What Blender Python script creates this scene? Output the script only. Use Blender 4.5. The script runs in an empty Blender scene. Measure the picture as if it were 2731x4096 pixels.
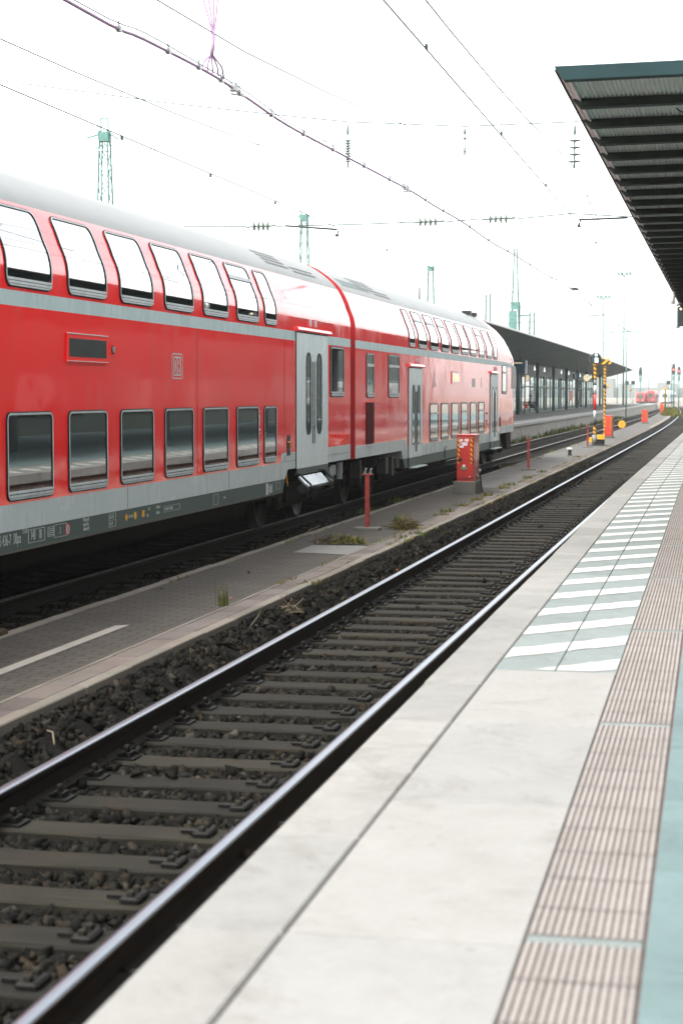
import bpy, math, random
import numpy as np
random.seed(7); rng = np.random.default_rng(7)
S = bpy.context.scene
C = S.collection
PI = math.pi

# ------------------------------------------------------------------ materials
def new_mat(name):
    m = bpy.data.materials.new(name); m.use_nodes = True
    nt = m.node_tree
    return m, nt, nt.nodes['Principled BSDF']

def N(nt, t, **kw):
    n = nt.nodes.new(t)
    for k, v in kw.items(): setattr(n, k, v)
    return n

def pos(nt, scale=(1, 1, 1)):
    g = N(nt, 'ShaderNodeNewGeometry')
    mp = N(nt, 'ShaderNodeMapping'); mp.inputs['Scale'].default_value = scale
    nt.links.new(g.outputs['Position'], mp.inputs['Vector'])
    return mp.outputs['Vector']

def noise(nt, vec, scale, detail=4, rough=.6, dist=0):
    n = N(nt, 'ShaderNodeTexNoise')
    n.inputs['Scale'].default_value = scale; n.inputs['Detail'].default_value = detail
    n.inputs['Roughness'].default_value = rough; n.inputs['Distortion'].default_value = dist
    nt.links.new(vec, n.inputs['Vector'])
    return n.outputs['Fac']

def ramp(nt, fac, stops):
    r = N(nt, 'ShaderNodeValToRGB')
    e = r.color_ramp.elements
    while len(e) > 1: e.remove(e[-1])
    e[0].position = stops[0][0]; e[0].color = (*stops[0][1], 1)
    for p, c in stops[1:]:
        k = e.new(p); k.color = (*c, 1)
    nt.links.new(fac, r.inputs['Fac'])
    return r.outputs['Color']

def mix(nt, fac, a, b, mode='MIX'):
    m = N(nt, 'ShaderNodeMix', data_type='RGBA', blend_type=mode)
    for sock, val in ((0, fac), (6, a), (7, b)):
        if isinstance(val, (int, float)): m.inputs[sock].default_value = val
        elif isinstance(val, tuple): m.inputs[sock].default_value = (*val, 1)
        else: nt.links.new(val, m.inputs[sock])
    return m.outputs[2]

def bump(nt, b, h, strength, dist=.01):
    k = N(nt, 'ShaderNodeBump'); k.inputs['Strength'].default_value = strength; k.inputs['Distance'].default_value = dist
    nt.links.new(h, k.inputs['Height']); nt.links.new(k.outputs['Normal'], b.inputs['Normal'])
    return k

def mat(name, col, rough=.6, metal=0, var=.25, vs=6, vscale=(1, 1, 1), bs=0, bscale=40, coat=0, ior=1.5, spec=.5, col2=None, emit=None, es=1):
    m, nt, b = new_mat(name)
    if not emit: col = kc(col); col2 = kc(col2) if col2 else None
    v = pos(nt, vscale)
    f = noise(nt, v, vs, 5, .65)
    c2 = col2 or tuple(x * (1 - var) for x in col)
    c1 = tuple(min(1, x * (1 + var * .6)) for x in col)
    nt.links.new(ramp(nt, f, [(.32, c2), (.68, c1)]), b.inputs['Base Color'])
    b.inputs['Roughness'].default_value = rough; b.inputs['Metallic'].default_value = metal
    b.inputs['IOR'].default_value = ior; b.inputs['Specular IOR Level'].default_value = spec if rough < .58 else .12
    b.inputs['Coat Weight'].default_value = coat; b.inputs['Coat Roughness'].default_value = .04
    if bs: bump(nt, b, noise(nt, pos(nt), bscale, 3), bs)
    if emit:
        b.inputs['Emission Color'].default_value = (*emit, 1); b.inputs['Emission Strength'].default_value = es
    return m

M = {}
K = .82
def kc(c): return tuple(x * K for x in c)
# train paint: clear coat over colour, rain streaks and dust that dull the coat
def paint(name, col, dust, coat=1.0, streak=.13, cr=.05):
    m, nt, b = new_mat(name); col = kc(col); dust = kc(dust)
    f = noise(nt, pos(nt, (1, 1.6, .2)), 2.2, 5, .7)
    g = noise(nt, pos(nt), .8, 4, .6)
    mm = N(nt, 'ShaderNodeMath', operation='MULTIPLY'); nt.links.new(f, mm.inputs[0]); nt.links.new(g, mm.inputs[1])
    k = N(nt, 'ShaderNodeMapRange'); k.inputs[1].default_value = .22; k.inputs[2].default_value = .42
    k.inputs[3].default_value = 0; k.inputs[4].default_value = streak
    nt.links.new(mm.outputs[0], k.inputs[0])
    nt.links.new(mix(nt, k.outputs[0], col, dust), b.inputs['Base Color'])
    b.inputs['Roughness'].default_value = .5; b.inputs['Specular IOR Level'].default_value = .05
    b.inputs['Coat Weight'].default_value = coat; b.inputs['Coat IOR'].default_value = 1.62
    rr = N(nt, 'ShaderNodeMapRange'); rr.inputs[1].default_value = .2; rr.inputs[2].default_value = .45
    rr.inputs[3].default_value = cr; rr.inputs[4].default_value = cr + .14
    nt.links.new(mm.outputs[0], rr.inputs[0]); nt.links.new(rr.outputs[0], b.inputs['Coat Roughness'])
    h = noise(nt, pos(nt, (1, 1, 1.3)), 1.3, 2, .5)
    kb = N(nt, 'ShaderNodeBump'); kb.inputs['Strength'].default_value = .35; kb.inputs['Distance'].default_value = .012
    nt.links.new(h, kb.inputs['Height']); nt.links.new(kb.outputs['Normal'], b.inputs['Coat Normal'])
    return m
M['red'] = paint('red_paint', (1.0, .0025, .003), (.80, .045, .03), streak=.4)
M['grey_roof'] = paint('roof_grey_paint', (.25, .258, .254), (.22, .227, .223), coat=.2, cr=.3)
M['stripe'] = paint('light_grey_paint', (.42, .53, .525), (.36, .43, .42), coat=.35, cr=.25)
M['silver'] = paint('silver_grey_paint', (.50, .575, .57), (.34, .37, .35), coat=.35, cr=.25)
M['skirt'] = paint('dark_grey_paint', (.065, .10, .09), (.11, .13, .115), coat=.25, cr=.3)
M['door'] = paint('door_grey_paint', (.64, .72, .71), (.55, .60, .59), coat=.35, cr=.25, streak=.1)

def glass(name, base=(.008, .013, .013), ior=2.6, br=.2):
    m, nt, b = new_mat(name)
    b.inputs['Base Color'].default_value = (*base, 1)
    b.inputs['IOR'].default_value = ior; b.inputs['Specular IOR Level'].default_value = .5
    b.inputs['Coat Weight'].default_value = 1; b.inputs['Coat IOR'].default_value = 2.2; b.inputs['Coat Roughness'].default_value = .0
    g = noise(nt, pos(nt, (1, 1, .3)), 3, 4)
    rr = N(nt, 'ShaderNodeMapRange'); rr.inputs[3].default_value = .0; rr.inputs[4].default_value = .02
    nt.links.new(g, rr.inputs[0]); nt.links.new(rr.outputs[0], b.inputs['Roughness'])
    h = noise(nt, pos(nt), 1.7, 1, .4)
    k = N(nt, 'ShaderNodeBump'); k.inputs['Strength'].default_value = br; k.inputs['Distance'].default_value = .006
    nt.links.new(h, k.inputs['Height']); nt.links.new(k.outputs['Normal'], b.inputs['Normal'])
    return m
M['glass'] = glass('window_glass')
M['dark_glass'] = glass('dark_door_glass', (.008, .010, .010), 1.5, .3)
M['display'] = glass('display_panel_glass', (.008, .011, .011), 1.6, .15)
M['cab_glass'] = mat('dark_reflection_cab_glass', (.01, .012, .012), .25, spec=.15)  # dark and dull in place of the dark canopy the pane would mirror
M['sill'] = mat('pale_window_trim', (.52, .56, .56), .5, var=.2, spec=.3)
M['rubber'] = mat('black_rubber', (.015, .015, .015), .6)
M['alu'] = mat('aluminium_trim', (.40, .44, .44), .38, .6, .2)
M['black'] = mat('underframe_grime', (.006, .0055, .0045), .75, var=.5, vs=5)
M['steel_dark'] = mat('dark_steel', (.014, .014, .013), .5, .3, .4)
M['step'] = mat('step_plate_metal', (.42, .46, .48), .35, .4, .25, vs=14)
M['white_ink'] = mat('white_lettering', (.5, .53, .5), .6, var=.25, vs=30)
M['grey_ink'] = mat('grey_lettering', (.48, .53, .51), .55, var=.2, vs=30)
M['orange'] = mat('orange_plastic', (.9, .38, .02), .5)
M['red_dark'] = mat('bellows_and_shaded_end_red', (.42, .004, .008), .5)
M['grille'] = mat('dark_red_grille', (.10, .012, .012), .6, var=.5, vs=60)
M['led'] = mat('amber_display_text', (.9, .5, .06), .5, emit=(1, .5, .05), es=.22)

# concrete, paving, ballast
def concrete(name, col, var=.14, rough=.8, b_s=.25, big=.5, stain=None, each=.07):
    m, nt, b = new_mat(name); col = kc(col)
    f1 = noise(nt, pos(nt), big, 5, .7); f2 = noise(nt, pos(nt), 35, 3, .7); f3 = noise(nt, pos(nt), 4.5, 5, .75)
    c = ramp(nt, f1, [(.3, tuple(x * (1 - var) for x in col)), (.7, tuple(min(1, x * (1 + var * .6)) for x in col))])
    c = mix(nt, .22, c, ramp(nt, f2, [(.3, (.55, .55, .53)), (.7, (1, 1, 1))]), 'MULTIPLY')
    c = mix(nt, .25, c, ramp(nt, f3, [(.3, stain or (.62, .60, .56)), (.58, (1, 1, 1))]), 'MULTIPLY')
    gi = N(nt, 'ShaderNodeNewGeometry'); c = mix(nt, 1, c, ramp(nt, gi.outputs['Random Per Island'], [(0, (1 - each * 1.3, 1 - each * 1.5, 1 - each * 1.6)), (.5, (1, 1, 1)), (1, (1 + each * .7, 1 + each * .4, 1 + each * .3))]), 'MULTIPLY')
    f4 = noise(nt, pos(nt), 1.9, 6, .8, 1.2)
    c = mix(nt, .5, c, ramp(nt, f4, [(.36, (.70, .68, .64)), (.46, (1, 1, 1))]), 'MULTIPLY')
    vo = N(nt, 'ShaderNodeTexVoronoi'); vo.inputs['Scale'].default_value = 5.5; nt.links.new(pos(nt), vo.inputs['Vector'])
    c = mix(nt, .45, c, ramp(nt, vo.outputs['Distance'], [(.05, (.55, .54, .52)), (.085, (1, 1, 1))]), 'MULTIPLY')
    nt.links.new(c, b.inputs['Base Color']); b.inputs['Roughness'].default_value = rough; b.inputs['Specular IOR Level'].default_value = .2
    if b_s: bump(nt, b, f2, b_s, .004)
    return m
M['slab'] = concrete('platform_edge_concrete', (.215, .215, .204), .22, stain=(.5, .48, .44))
M['tile'] = concrete('pale_platform_tile', (.225, .2245, .215), .08)
M['tile_grey'] = concrete('grey_platform_tile', (.165, .192, .188), .1)
M['bar'] = concrete('worn_white_marking', (.46, .46, .435), .1, .7, .1)
M['rib'] = concrete('ribbed_tactile_concrete', (.232, .217, .203), .1)
M['groove'] = mat('groove_dirt', (.20, .16, .148), .9, var=.35, vs=12)
M['paving'] = concrete('teal_grey_paving', (.115, .165, .168), .12)
M['joint'] = mat('joint_dirt', (.14, .108, .10), .95)
M['kerb'] = concrete('kerb_concrete', (.14, .128, .108), .25, each=.16)
M['kerb_slab'] = concrete('reddish_concrete_slab', (.108, .094, .086), .3, each=.24)
M['asphalt'] = concrete('pale_asphalt', (.105, .102, .096), .2, .9, .6)
M['patch'] = concrete('smooth_asphalt_patch', (.15, .15, .143), .12, .9, .4)
M['wall'] = concrete('platform_wall_concrete', (.44, .42, .38), .2, stain=(.45, .42, .36))
M['wall_near'] = concrete('stained_platform_wall', (.62, .57, .48), .3, stain=(.35, .3, .24))
M['base'] = concrete('grey_concrete_block', (.14, .14, .12), .3)
M['white_line'] = concrete('worn_white_line', (.26, .25, .22), .15, .8, .1)

def paver():
    m, nt, b = new_mat('interlocking_pavers')
    g = N(nt, 'ShaderNodeNewGeometry')
    nz = N(nt, 'ShaderNodeTexWave', bands_direction='X'); nz.inputs['Scale'].default_value = 1.43; nz.inputs['Distortion'].default_value = .3
    nt.links.new(g.outputs['Position'], nz.inputs['Vector'])
    cx = N(nt, 'ShaderNodeCombineXYZ'); ml = N(nt, 'ShaderNodeMath', operation='MULTIPLY'); ml.inputs[1].default_value = .022
    nt.links.new(nz.outputs['Fac'], ml.inputs[0]); nt.links.new(ml.outputs[0], cx.inputs['Y'])
    ad = N(nt, 'ShaderNodeVectorMath', operation='ADD'); nt.links.new(g.outputs['Position'], ad.inputs[0]); nt.links.new(cx.outputs[0], ad.inputs[1])
    br = N(nt, 'ShaderNodeTexBrick'); nt.links.new(ad.outputs[0], br.inputs['Vector'])
    br.inputs['Scale'].default_value = 1; br.inputs['Brick Width'].default_value = .22; br.inputs['Row Height'].default_value = .115
    br.inputs['Mortar Size'].default_value = .007; br.inputs['Mortar Smooth'].default_value = .3
    br.inputs['Color1'].default_value = (.041, .039, .034, 1); br.inputs['Color2'].default_value = (.055, .051, .044, 1)
    br.inputs['Mortar'].default_value = (.012, .008, .007, 1)
    f = noise(nt, pos(nt), 1.2, 5, .7); f2 = noise(nt, pos(nt), 60, 2)
    c = mix(nt, .5, br.outputs['Color'], ramp(nt, f, [(.3, (.55, .53, .5)), (.7, (1.15, 1.1, 1.05))]), 'MULTIPLY')
    c = mix(nt, .3, c, ramp(nt, f2, [(.3, (.6, .6, .6)), (.7, (1.2, 1.2, 1.2))]), 'MULTIPLY')
    nt.links.new(c, b.inputs['Base Color']); b.inputs['Roughness'].default_value = .85; b.inputs['Specular IOR Level'].default_value = .15
    bump(nt, b, br.outputs['Fac'], -.6, .006)
    return m
M['paver'] = paver()

def stone_mat(name, cols, island=True):
    cols = [(a, kc(c)) for a, c in cols]
    m, nt, b = new_mat(name)
    g = N(nt, 'ShaderNodeNewGeometry')
    if island: f = g.outputs['Random Per Island']
    else: f = noise(nt, pos(nt), 22, 4, .8)
    c = ramp(nt, f, cols)
    d = noise(nt, pos(nt), 1.1, 4)
    c = mix(nt, .6, c, ramp(nt, d, [(.35, (.5, .48, .45)), (.7, (1.25, 1.15, 1.05))]), 'MULTIPLY')
    nt.links.new(c, b.inputs['Base Color']); b.inputs['Roughness'].default_value = .85; b.inputs['Specular IOR Level'].default_value = .08
    bump(nt, b, noise(nt, pos(nt), 60 if island else 26, 4, .8), .5, .01 if island else .03)
    return m
M['stones'] = stone_mat('ballast_stones', [(0, (.003, .003, .0025)), (.45, (.0075, .0076, .0062)), (.8, (.0155, .0150, .0118)), (.95, (.024, .018, .012)), (1, (.04, .039, .034))])
M['ballast'] = stone_mat('ballast_bed', [(.25, (.002, .0019, .0016)), (.5, (.006, .0057, .0047)), (.75, (.014, .012, .010))], False)
M['far_gravel'] = stone_mat('far_gravel', [(.25, (.14, .13, .115)), (.75, (.28, .26, .23))], False)

def wood():
    m, nt, b = new_mat('weathered_timber')
    f = noise(nt, pos(nt, (.8, 18, 18)), 3, 6, .7); g = noise(nt, pos(nt), 1.6, 4)
    oi = N(nt, 'ShaderNodeObjectInfo')
    c = ramp(nt, f, [(.3, (.0055, .0052, .004)), (.7, (.020, .0192, .0148))])
    c = mix(nt, .7, c, ramp(nt, g, [(.3, (.6, .58, .55)), (.55, (1, 1, 1)), (.72, (1.5, 1.15, .8))]), 'MULTIPLY')
    c = mix(nt, .5, c, ramp(nt, oi.outputs['Random'], [(0, (.42, .42, .42)), (1, (1.55, 1.42, 1.22))]), 'MULTIPLY')
    nt.links.new(c, b.inputs['Base Color']); b.inputs['Roughness'].default_value = .8; b.inputs['Specular IOR Level'].default_value = .12
    bump(nt, b, f, .5, .01)
    return m
M['wood'] = wood()
M['rail_side'] = mat('rusty_rail_side', (.009, .006, .0045), .75, .1, .4, 8)
M['rail_dull'] = mat('dull_rail_top', (.16, .13, .115), .45, .6, .3, 5)
M['rail_top'] = mat('polished_rail_top', (.30, .33, .38), .33, 1, .12, 3, (1, .15, 1))
M['clip'] = mat('rail_clip_iron', (.010, .0095, .0085), .6, .3, .5, 30)

M['post_red'] = mat('weathered_red_paint', (.26, .02, .014), .5, var=.4, vs=14)
M['cab_red'] = mat('cabinet_red_paint', (.40, .013, .006), .42, var=.2, vs=9, coat=.4)
M['cab_red2'] = mat('far_cabinet_red_paint', (.55, .045, .018), .5, var=.2, vs=6)
M['sticker'] = mat('pale_sticker', (.6, .57, .62), .5, var=.15, vs=40)
M['green'] = mat('green_paint', (.05, .22, .09), .5)
M['yellow'] = mat('signal_yellow', (.75, .34, .006), .5, var=.12)
M['blk'] = mat('black_paint', (.012, .012, .012), .5)
M['sig_white'] = mat('white_post_paint', (.50, .52, .52), .5)
M['sig_red'] = mat('red_post_paint', (.70, .015, .02), .45)
M['sig_grey'] = mat('grey_post_paint', (.16, .17, .16), .55)
M['sig_back'] = mat('signal_backboard', (.018, .03, .035), .5)
M['lens'] = mat('white_signal_lens', (.6, .75, .72), .3, emit=(.8, 1, .95), es=.4)
M['redlamp'] = mat('red_signal_lamp', (.9, .1, .08), .3, emit=(1, .10, .08), es=.5)
M['clock'] = mat('lit_clock_face', (.85, .75, .5), .4, emit=(1, .82, .5), es=.12)
M['lattice'] = mat('green_grey_mast_steel', (.12, .25, .22), .6, .1, .3)
M['wire'] = mat('contact_wire_copper', (.03, .06, .055), .6, .0)
M['cable'] = mat('violet_grey_cable', (.45, .30, .44), .6, var=.2)
M['insul'] = mat('green_grey_porcelain', (.15, .20, .165), .35, coat=.4)
M['canopy_steel'] = mat('canopy_beam_paint', (.036, .047, .041), .6, var=.2)
M['fascia'] = mat('teal_grey_fascia', (.02, .046, .049), .58, var=.15, vs=2)
M['corr'] = mat('corrugated_ceiling_sheet', (.85, .86, .81), .6, .0, .1, 2)
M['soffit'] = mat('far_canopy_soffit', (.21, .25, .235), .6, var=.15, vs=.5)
M['trim'] = mat('pale_roof_edge', (.85, .84, .82), .5)
M['mull'] = mat('dark_window_post', (.02, .05, .05), .5)
M['panel'] = mat('grey_wall_panel', (.13, .145, .138), .6, var=.2, vs=.6)
M['leaf'] = mat('green_grass_blade', (.05, .075, .014), .7, var=.5, vs=9, col2=(.03, .052, .010))
M['leaf_y'] = mat('yellowed_plant', (.15, .12, .016), .7, var=.5, vs=9, col2=(.06, .062, .010))
M['dry'] = mat('dry_brown_twig', (.05, .034, .018), .85, var=.5, vs=14)
M['twig'] = mat('pale_stick', (.14, .12, .085), .8, var=.3)
M['leaf_o'] = mat('fallen_orange_leaf', (.22, .07, .015), .7, var=.4, vs=40)
M['skin'] = mat('skin', (.42, .26, .19), .6)
M['cloth'] = mat('dark_clothes', (.05, .055, .06), .9)
M['cloth_r'] = mat('red_cloth', (.5, .03, .03), .9)
M['far_red'] = mat('far_train_red', (.42, .03, .03), .4)
M['far_white'] = mat('far_train_white', (.6, .6, .6), .4)
M['sign_blue'] = mat('blue_sign', (.008, .06, .11), .4)
M['bird'] = mat('dark_feathers', (.02, .025, .025), .8)

# clear pane for the shelter
def clear():
    m, nt, b = new_mat('clear_pane')
    b.inputs['Base Color'].default_value = (.86, .93, .92, 1); b.inputs['Roughness'].default_value = .02
    tr = N(nt, 'ShaderNodeBsdfTransparent'); tr.inputs[0].default_value = (.86, .93, .92, 1)
    ms = N(nt, 'ShaderNodeMixShader'); ms.inputs[0].default_value = .18
    ms.inputs[0].default_value = .10; nt.links.new(tr.outputs[0], ms.inputs[1]); nt.links.new(b.outputs[0], ms.inputs[2])
    nt.links.new(ms.outputs[0], nt.nodes['Material Output'].inputs['Surface'])
    return m
M['clear'] = clear()

# ------------------------------------------------------------------ mesh building
class MB:
    def __init__(s): s.v = []; s.f = []; s.m = []; s.s = []
    def face(s, idx, m=0, sm=False): s.f.append(tuple(idx)); s.m.append(m); s.s.append(sm)
    def poly(s, pts, m=0, sm=False):
        b = len(s.v); s.v += [tuple(p) for p in pts]; s.face(range(b, b + len(pts)), m, sm)
    def box(s, x0, x1, y0, y1, z0, z1, m=0, skip=''):
        b = len(s.v)
        s.v += [(x, y, z) for z in (z0, z1) for y in (y0, y1) for x in (x0, x1)]
        F = {'d': (0, 2, 3, 1), 'u': (4, 5, 7, 6), 'f': (0, 1, 5, 4), 'b': (2, 6, 7, 3), 'l': (0, 4, 6, 2), 'r': (1, 3, 7, 5)}
        for k, q in F.items():
            if k not in skip: s.face([b + i for i in q], m)
    def cbox(s, x0, x1, y0, y1, z0, z1, c=.01, m=0):   # box with chamfered vertical and top edges
        P = [(x0 + c, y0), (x1 - c, y0), (x1, y0 + c), (x1, y1 - c), (x1 - c, y1), (x0 + c, y1), (x0, y1 - c), (x0, y0 + c)]
        cx, cy = (x0 + x1) / 2, (y0 + y1) / 2
        def sh(p):
            return (p[0] + (c if p[0] < cx else -c), p[1] + (c if p[1] < cy else -c))
        b = len(s.v)
        s.v += [(p[0], p[1], z0) for p in P] + [(p[0], p[1], z1 - c) for p in P] + [(*sh(p), z1) for p in P]
        for r in (0, 8):
            for i in range(8): s.face((b + r + i, b + r + (i + 1) % 8, b + r + 8 + (i + 1) % 8, b + r + 8 + i), m)
        s.face([b + 16 + i for i in range(8)], m); s.face([b + 7 - i for i in range(8)], m)
    def tube(s, P, r, n=8, m=0, cap=True, r2=None):
        P = [np.array(p, float) for p in P]; b = len(s.v); k = len(P)
        up = np.array((0, 0, 1.)); 
        for i, p in enumerate(P):
            t = P[min(i + 1, k - 1)] - P[max(i - 1, 0)]; t /= (np.linalg.norm(t) or 1)
            a = np.cross(t, up)
            if np.linalg.norm(a) < 1e-3: a = np.array((1., 0, 0))
            a /= np.linalg.norm(a); c = np.cross(a, t)
            rr = r if r2 is None else r + (r2 - r) * i / max(1, k - 1)
            for j in range(n):
                th = 2 * PI * j / n; s.v.append(tuple(p + rr * (math.cos(th) * a + math.sin(th) * c)))
        for i in range(k - 1):
            for j in range(n):
                s.face((b + i * n + j, b + i * n + (j + 1) % n, b + (i + 1) * n + (j + 1) % n, b + (i + 1) * n + j), m, n > 5)
        if cap:
            s.face([b + n - 1 - j for j in range(n)], m); s.face([b + (k - 1) * n + j for j in range(n)], m)
    def bar(s, p0, p1, w, h=None, m=0):
        h = h or w; s.tube([p0, p1], w * .7071, 4, m) if h == w else s._bar(p0, p1, w, h, m)
    def _bar(s, p0, p1, w, h, m):
        p0, p1 = np.array(p0, float), np.array(p1, float); t = p1 - p0; t /= np.linalg.norm(t)
        a = np.cross(t, (0, 0, 1.)); 
        if np.linalg.norm(a) < 1e-3: a = np.array((1., 0, 0))
        a /= np.linalg.norm(a); c = np.cross(a, t); b = len(s.v)
        for p in (p0, p1):
            for u, v in ((-1, -1), (1, -1), (1, 1), (-1, 1)): s.v.append(tuple(p + a * u * w / 2 + c * v * h / 2))
        for i in range(4): s.face((b + i, b + (i + 1) % 4, b + 4 + (i + 1) % 4, b + 4 + i), m)
        s.face((b + 3, b + 2, b + 1, b), m); s.face((b + 4, b + 5, b + 6, b + 7), m)
    def lathe(s, cx, cy, prof, n=16, m=0, axis='z'):   # prof: (r, h) along axis through (cx, cy)
        b = len(s.v)
        for r, h in prof:
            for j in range(n):
                a = 2 * PI * j / n; u, v = r * math.cos(a), r * math.sin(a)
                s.v.append({'z': (cx + u, cy + v, h), 'y': (cx + u, h, cy + v), 'x': (h, cx + u, cy + v)}[axis])
        for i in range(len(prof) - 1):
            for j in range(n): s.face((b + i * n + j, b + i * n + (j + 1) % n, b + (i + 1) * n + (j + 1) % n, b + (i + 1) * n + j), m, True)
        s.face([b + n - 1 - j for j in range(n)], m); s.face([b + (len(prof) - 1) * n + j for j in range(n)], m)
    def prism(s, P, a, b_, axis='x', m=0, top=True):
        # polygon P extruded from a to b_ along axis; P holds the other two coordinates
        def mk(p, t): return {'x': (t, p[0], p[1]), 'y': (p[0], t, p[1]), 'z': (p[0], p[1], t)}[axis]
        b = len(s.v); n = len(P)
        s.v += [mk(p, a) for p in P] + [mk(p, b_) for p in P]
        for i in range(n): s.face((b + i, b + (i + 1) % n, b + n + (i + 1) % n, b + n + i), m)
        s.face([b + n - 1 - i for i in range(n)], m); s.face([b + n + i for i in range(n)], m)

def rootloc(o):
    l = np.zeros(3)
    while o is not None: l += np.array(o.location); o = o.parent
    return l

def fixn(me):
    import bmesh
    bm = bmesh.new(); bm.from_mesh(me); bmesh.ops.recalc_face_normals(bm, faces=bm.faces); bm.to_mesh(me); bm.free()

def obj(name, mb, mats, parent=None, loc=None, fix=True):
    me = bpy.data.meshes.new(name)
    off = np.array(loc if loc is not None else (0, 0, 0), float)
    if parent is not None: off = rootloc(parent)
    V = np.array(mb.v, float) - off
    me.from_pydata(V.tolist(), [], mb.f)
    for m in (mats if isinstance(mats, (list, tuple)) else [mats]): me.materials.append(M[m])
    me.polygons.foreach_set('material_index', mb.m); me.polygons.foreach_set('use_smooth', mb.s)
    if fix: fixn(me)
    o = bpy.data.objects.new(name, me); C.objects.link(o)
    if parent is not None: o.parent = parent
    elif loc is not None: o.location = loc
    return o

def tag(o, label=None, cat=None, group=None, kind=None):
    if label: o['label'] = label
    if cat: o['category'] = cat
    if group: o['group'] = group
    if kind: o['kind'] = kind
    return o

def thing(name, loc, label, cat, group=None):
    o = bpy.data.objects.new(name, None); C.objects.link(o); o.location = loc; o.empty_display_size = .2
    return tag(o, label, cat, group)

def copy_tree(o, parent=None, loc=None):
    c = o.copy(); C.objects.link(c)
    if parent is not None: c.parent = parent
    if loc is not None: c.location = loc
    for ch in list(o.children): copy_tree(ch, c)
    return c

def struct(name, mb, mats, fix=True): return tag(obj(name, mb, mats, fix=fix), kind='structure')

def text(name, s, size, origin, ux, uz, material, parent, sx=1.0, depth=.002, align='LEFT'):
    cu = bpy.data.curves.new('lettering', 'FONT'); cu.body = s; cu.size = size; cu.extrude = depth / 2; cu.align_x = align
    cu.resolution_u = 3
    t = bpy.data.objects.new('lettering', cu); C.objects.link(t)
    dg = bpy.context.evaluated_depsgraph_get(); dg.update()
    me = bpy.data.meshes.new_from_object(t.evaluated_get(dg))
    C.objects.unlink(t); bpy.data.objects.remove(t); bpy.data.curves.remove(cu)
    ux, uz = np.array(ux, float), np.array(uz, float); un = np.cross(ux, uz)
    n = len(me.vertices); co = np.empty(n * 3); me.vertices.foreach_get('co', co); co = co.reshape(-1, 3)
    W = np.array(origin) - rootloc(parent) + co[:, :1] * sx * ux + co[:, 1:2] * uz + co[:, 2:3] * un
    me.vertices.foreach_set('co', W.ravel()); me.materials.clear(); me.materials.append(M[material]); me.update(); me.name = name
    o = bpy.data.objects.new(name, me); C.objects.link(o); o.parent = parent
    return o

# ------------------------------------------------------------------ camera, sky, sun
cam = bpy.data.cameras.new('camera'); co = bpy.data.objects.new('camera', cam); C.objects.link(co); S.camera = co
cam.sensor_fit = 'VERTICAL'; cam.sensor_height = 36; cam.sensor_width = 24; cam.lens = 7100 / 4096 * 36
cam.clip_start = .1; cam.clip_end = 4000
co.location = (0, 0, 2.16); co.rotation_euler = (math.radians(90 - 3.795), 0, math.radians(12.208))
cam.dof.use_dof = True; cam.dof.focus_distance = 24; cam.dof.aperture_fstop = 3.6

SUN = np.array((-.40, -.34, .82)); SUN /= np.linalg.norm(SUN)
w = bpy.data.worlds.new('World'); S.world = w; w.use_nodes = True
nt = w.node_tree; bg = nt.nodes['Background']
sky = N(nt, 'ShaderNodeTexSky', sky_type='NISHITA'); sky.sun_disc = False
sky.sun_elevation = math.asin(SUN[2]); sky.sun_rotation = math.atan2(SUN[0], SUN[1])
sky.air_density = 1.2; sky.dust_density = 3.0; sky.ozone_density = 1
hs = N(nt, 'ShaderNodeHueSaturation'); hs.inputs['Saturation'].default_value = .13; nt.links.new(sky.outputs[0], hs.inputs['Color'])
tc = N(nt, 'ShaderNodeTexCoord'); cl = N(nt, 'ShaderNodeTexNoise'); cl.inputs['Scale'].default_value = 2.2; cl.inputs['Detail'].default_value = 5
nt.links.new(tc.outputs['Generated'], cl.inputs['Vector'])
cr = ramp(nt, cl.outputs['Fac'], [(.3, (.86, .88, .89)), (.7, (1.08, 1.08, 1.06))])
sx = N(nt, 'ShaderNodeSeparateXYZ'); nt.links.new(tc.outputs['Generated'], sx.inputs[0])
hz_ = ramp(nt, sx.outputs['Z'], [(0, (1.9, 1.9, 1.9)), (.04, (1.35, 1.35, 1.35)), (.25, (1.05, 1.05, 1.05)), (.7, (1.0, 1.0, 1.0))])
nt.links.new(mix(nt, 1, mix(nt, 1, hs.outputs[0], cr, 'MULTIPLY'), hz_, 'MULTIPLY'), bg.inputs['Color'])
bg.inputs['Strength'].default_value = .13
su = bpy.data.lights.new('sun', 'SUN'); su.energy = 1.3; su.angle = math.radians(16); su.color = (1, .96, .9)
so = bpy.data.objects.new('sun', su); C.objects.link(so)
from mathutils import Vector
so.rotation_euler = Vector(SUN).to_track_quat('Z', 'Y').to_euler(); so.location = (20, -20, 40)
S.view_settings.view_transform = 'Standard'; S.view_settings.look = 'None'; S.view_settings.exposure = 2.25; S.view_settings.gamma = 1
S.cycles.use_denoising = True; S.cycles.max_bounces = 8; S.cycles.volume_bounces = 1; S.cycles.transparent_max_bounces = 24
S.cycles.caustics_reflective = False; S.cycles.caustics_refractive = False

# ------------------------------------------------------------------ alignment of the place
def bend(y, k=9e-5, y0=85): return -k * max(0, y - y0) ** 2     # the far end swings gently left
def poff(y): return -.0075 * (min(y, 27) - 3.5) + bend(y, 5e-5)  # the platform edge runs at a slight angle to the track

# ------------------------------------------------------------------ ground and ballast
mb = MB(); mb.poly([(-380, -60, -.42), (380, -60, -.42), (380, 1500, -.42), (-380, 1500, -.42)])
struct('ground', mb, 'far_gravel')

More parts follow.
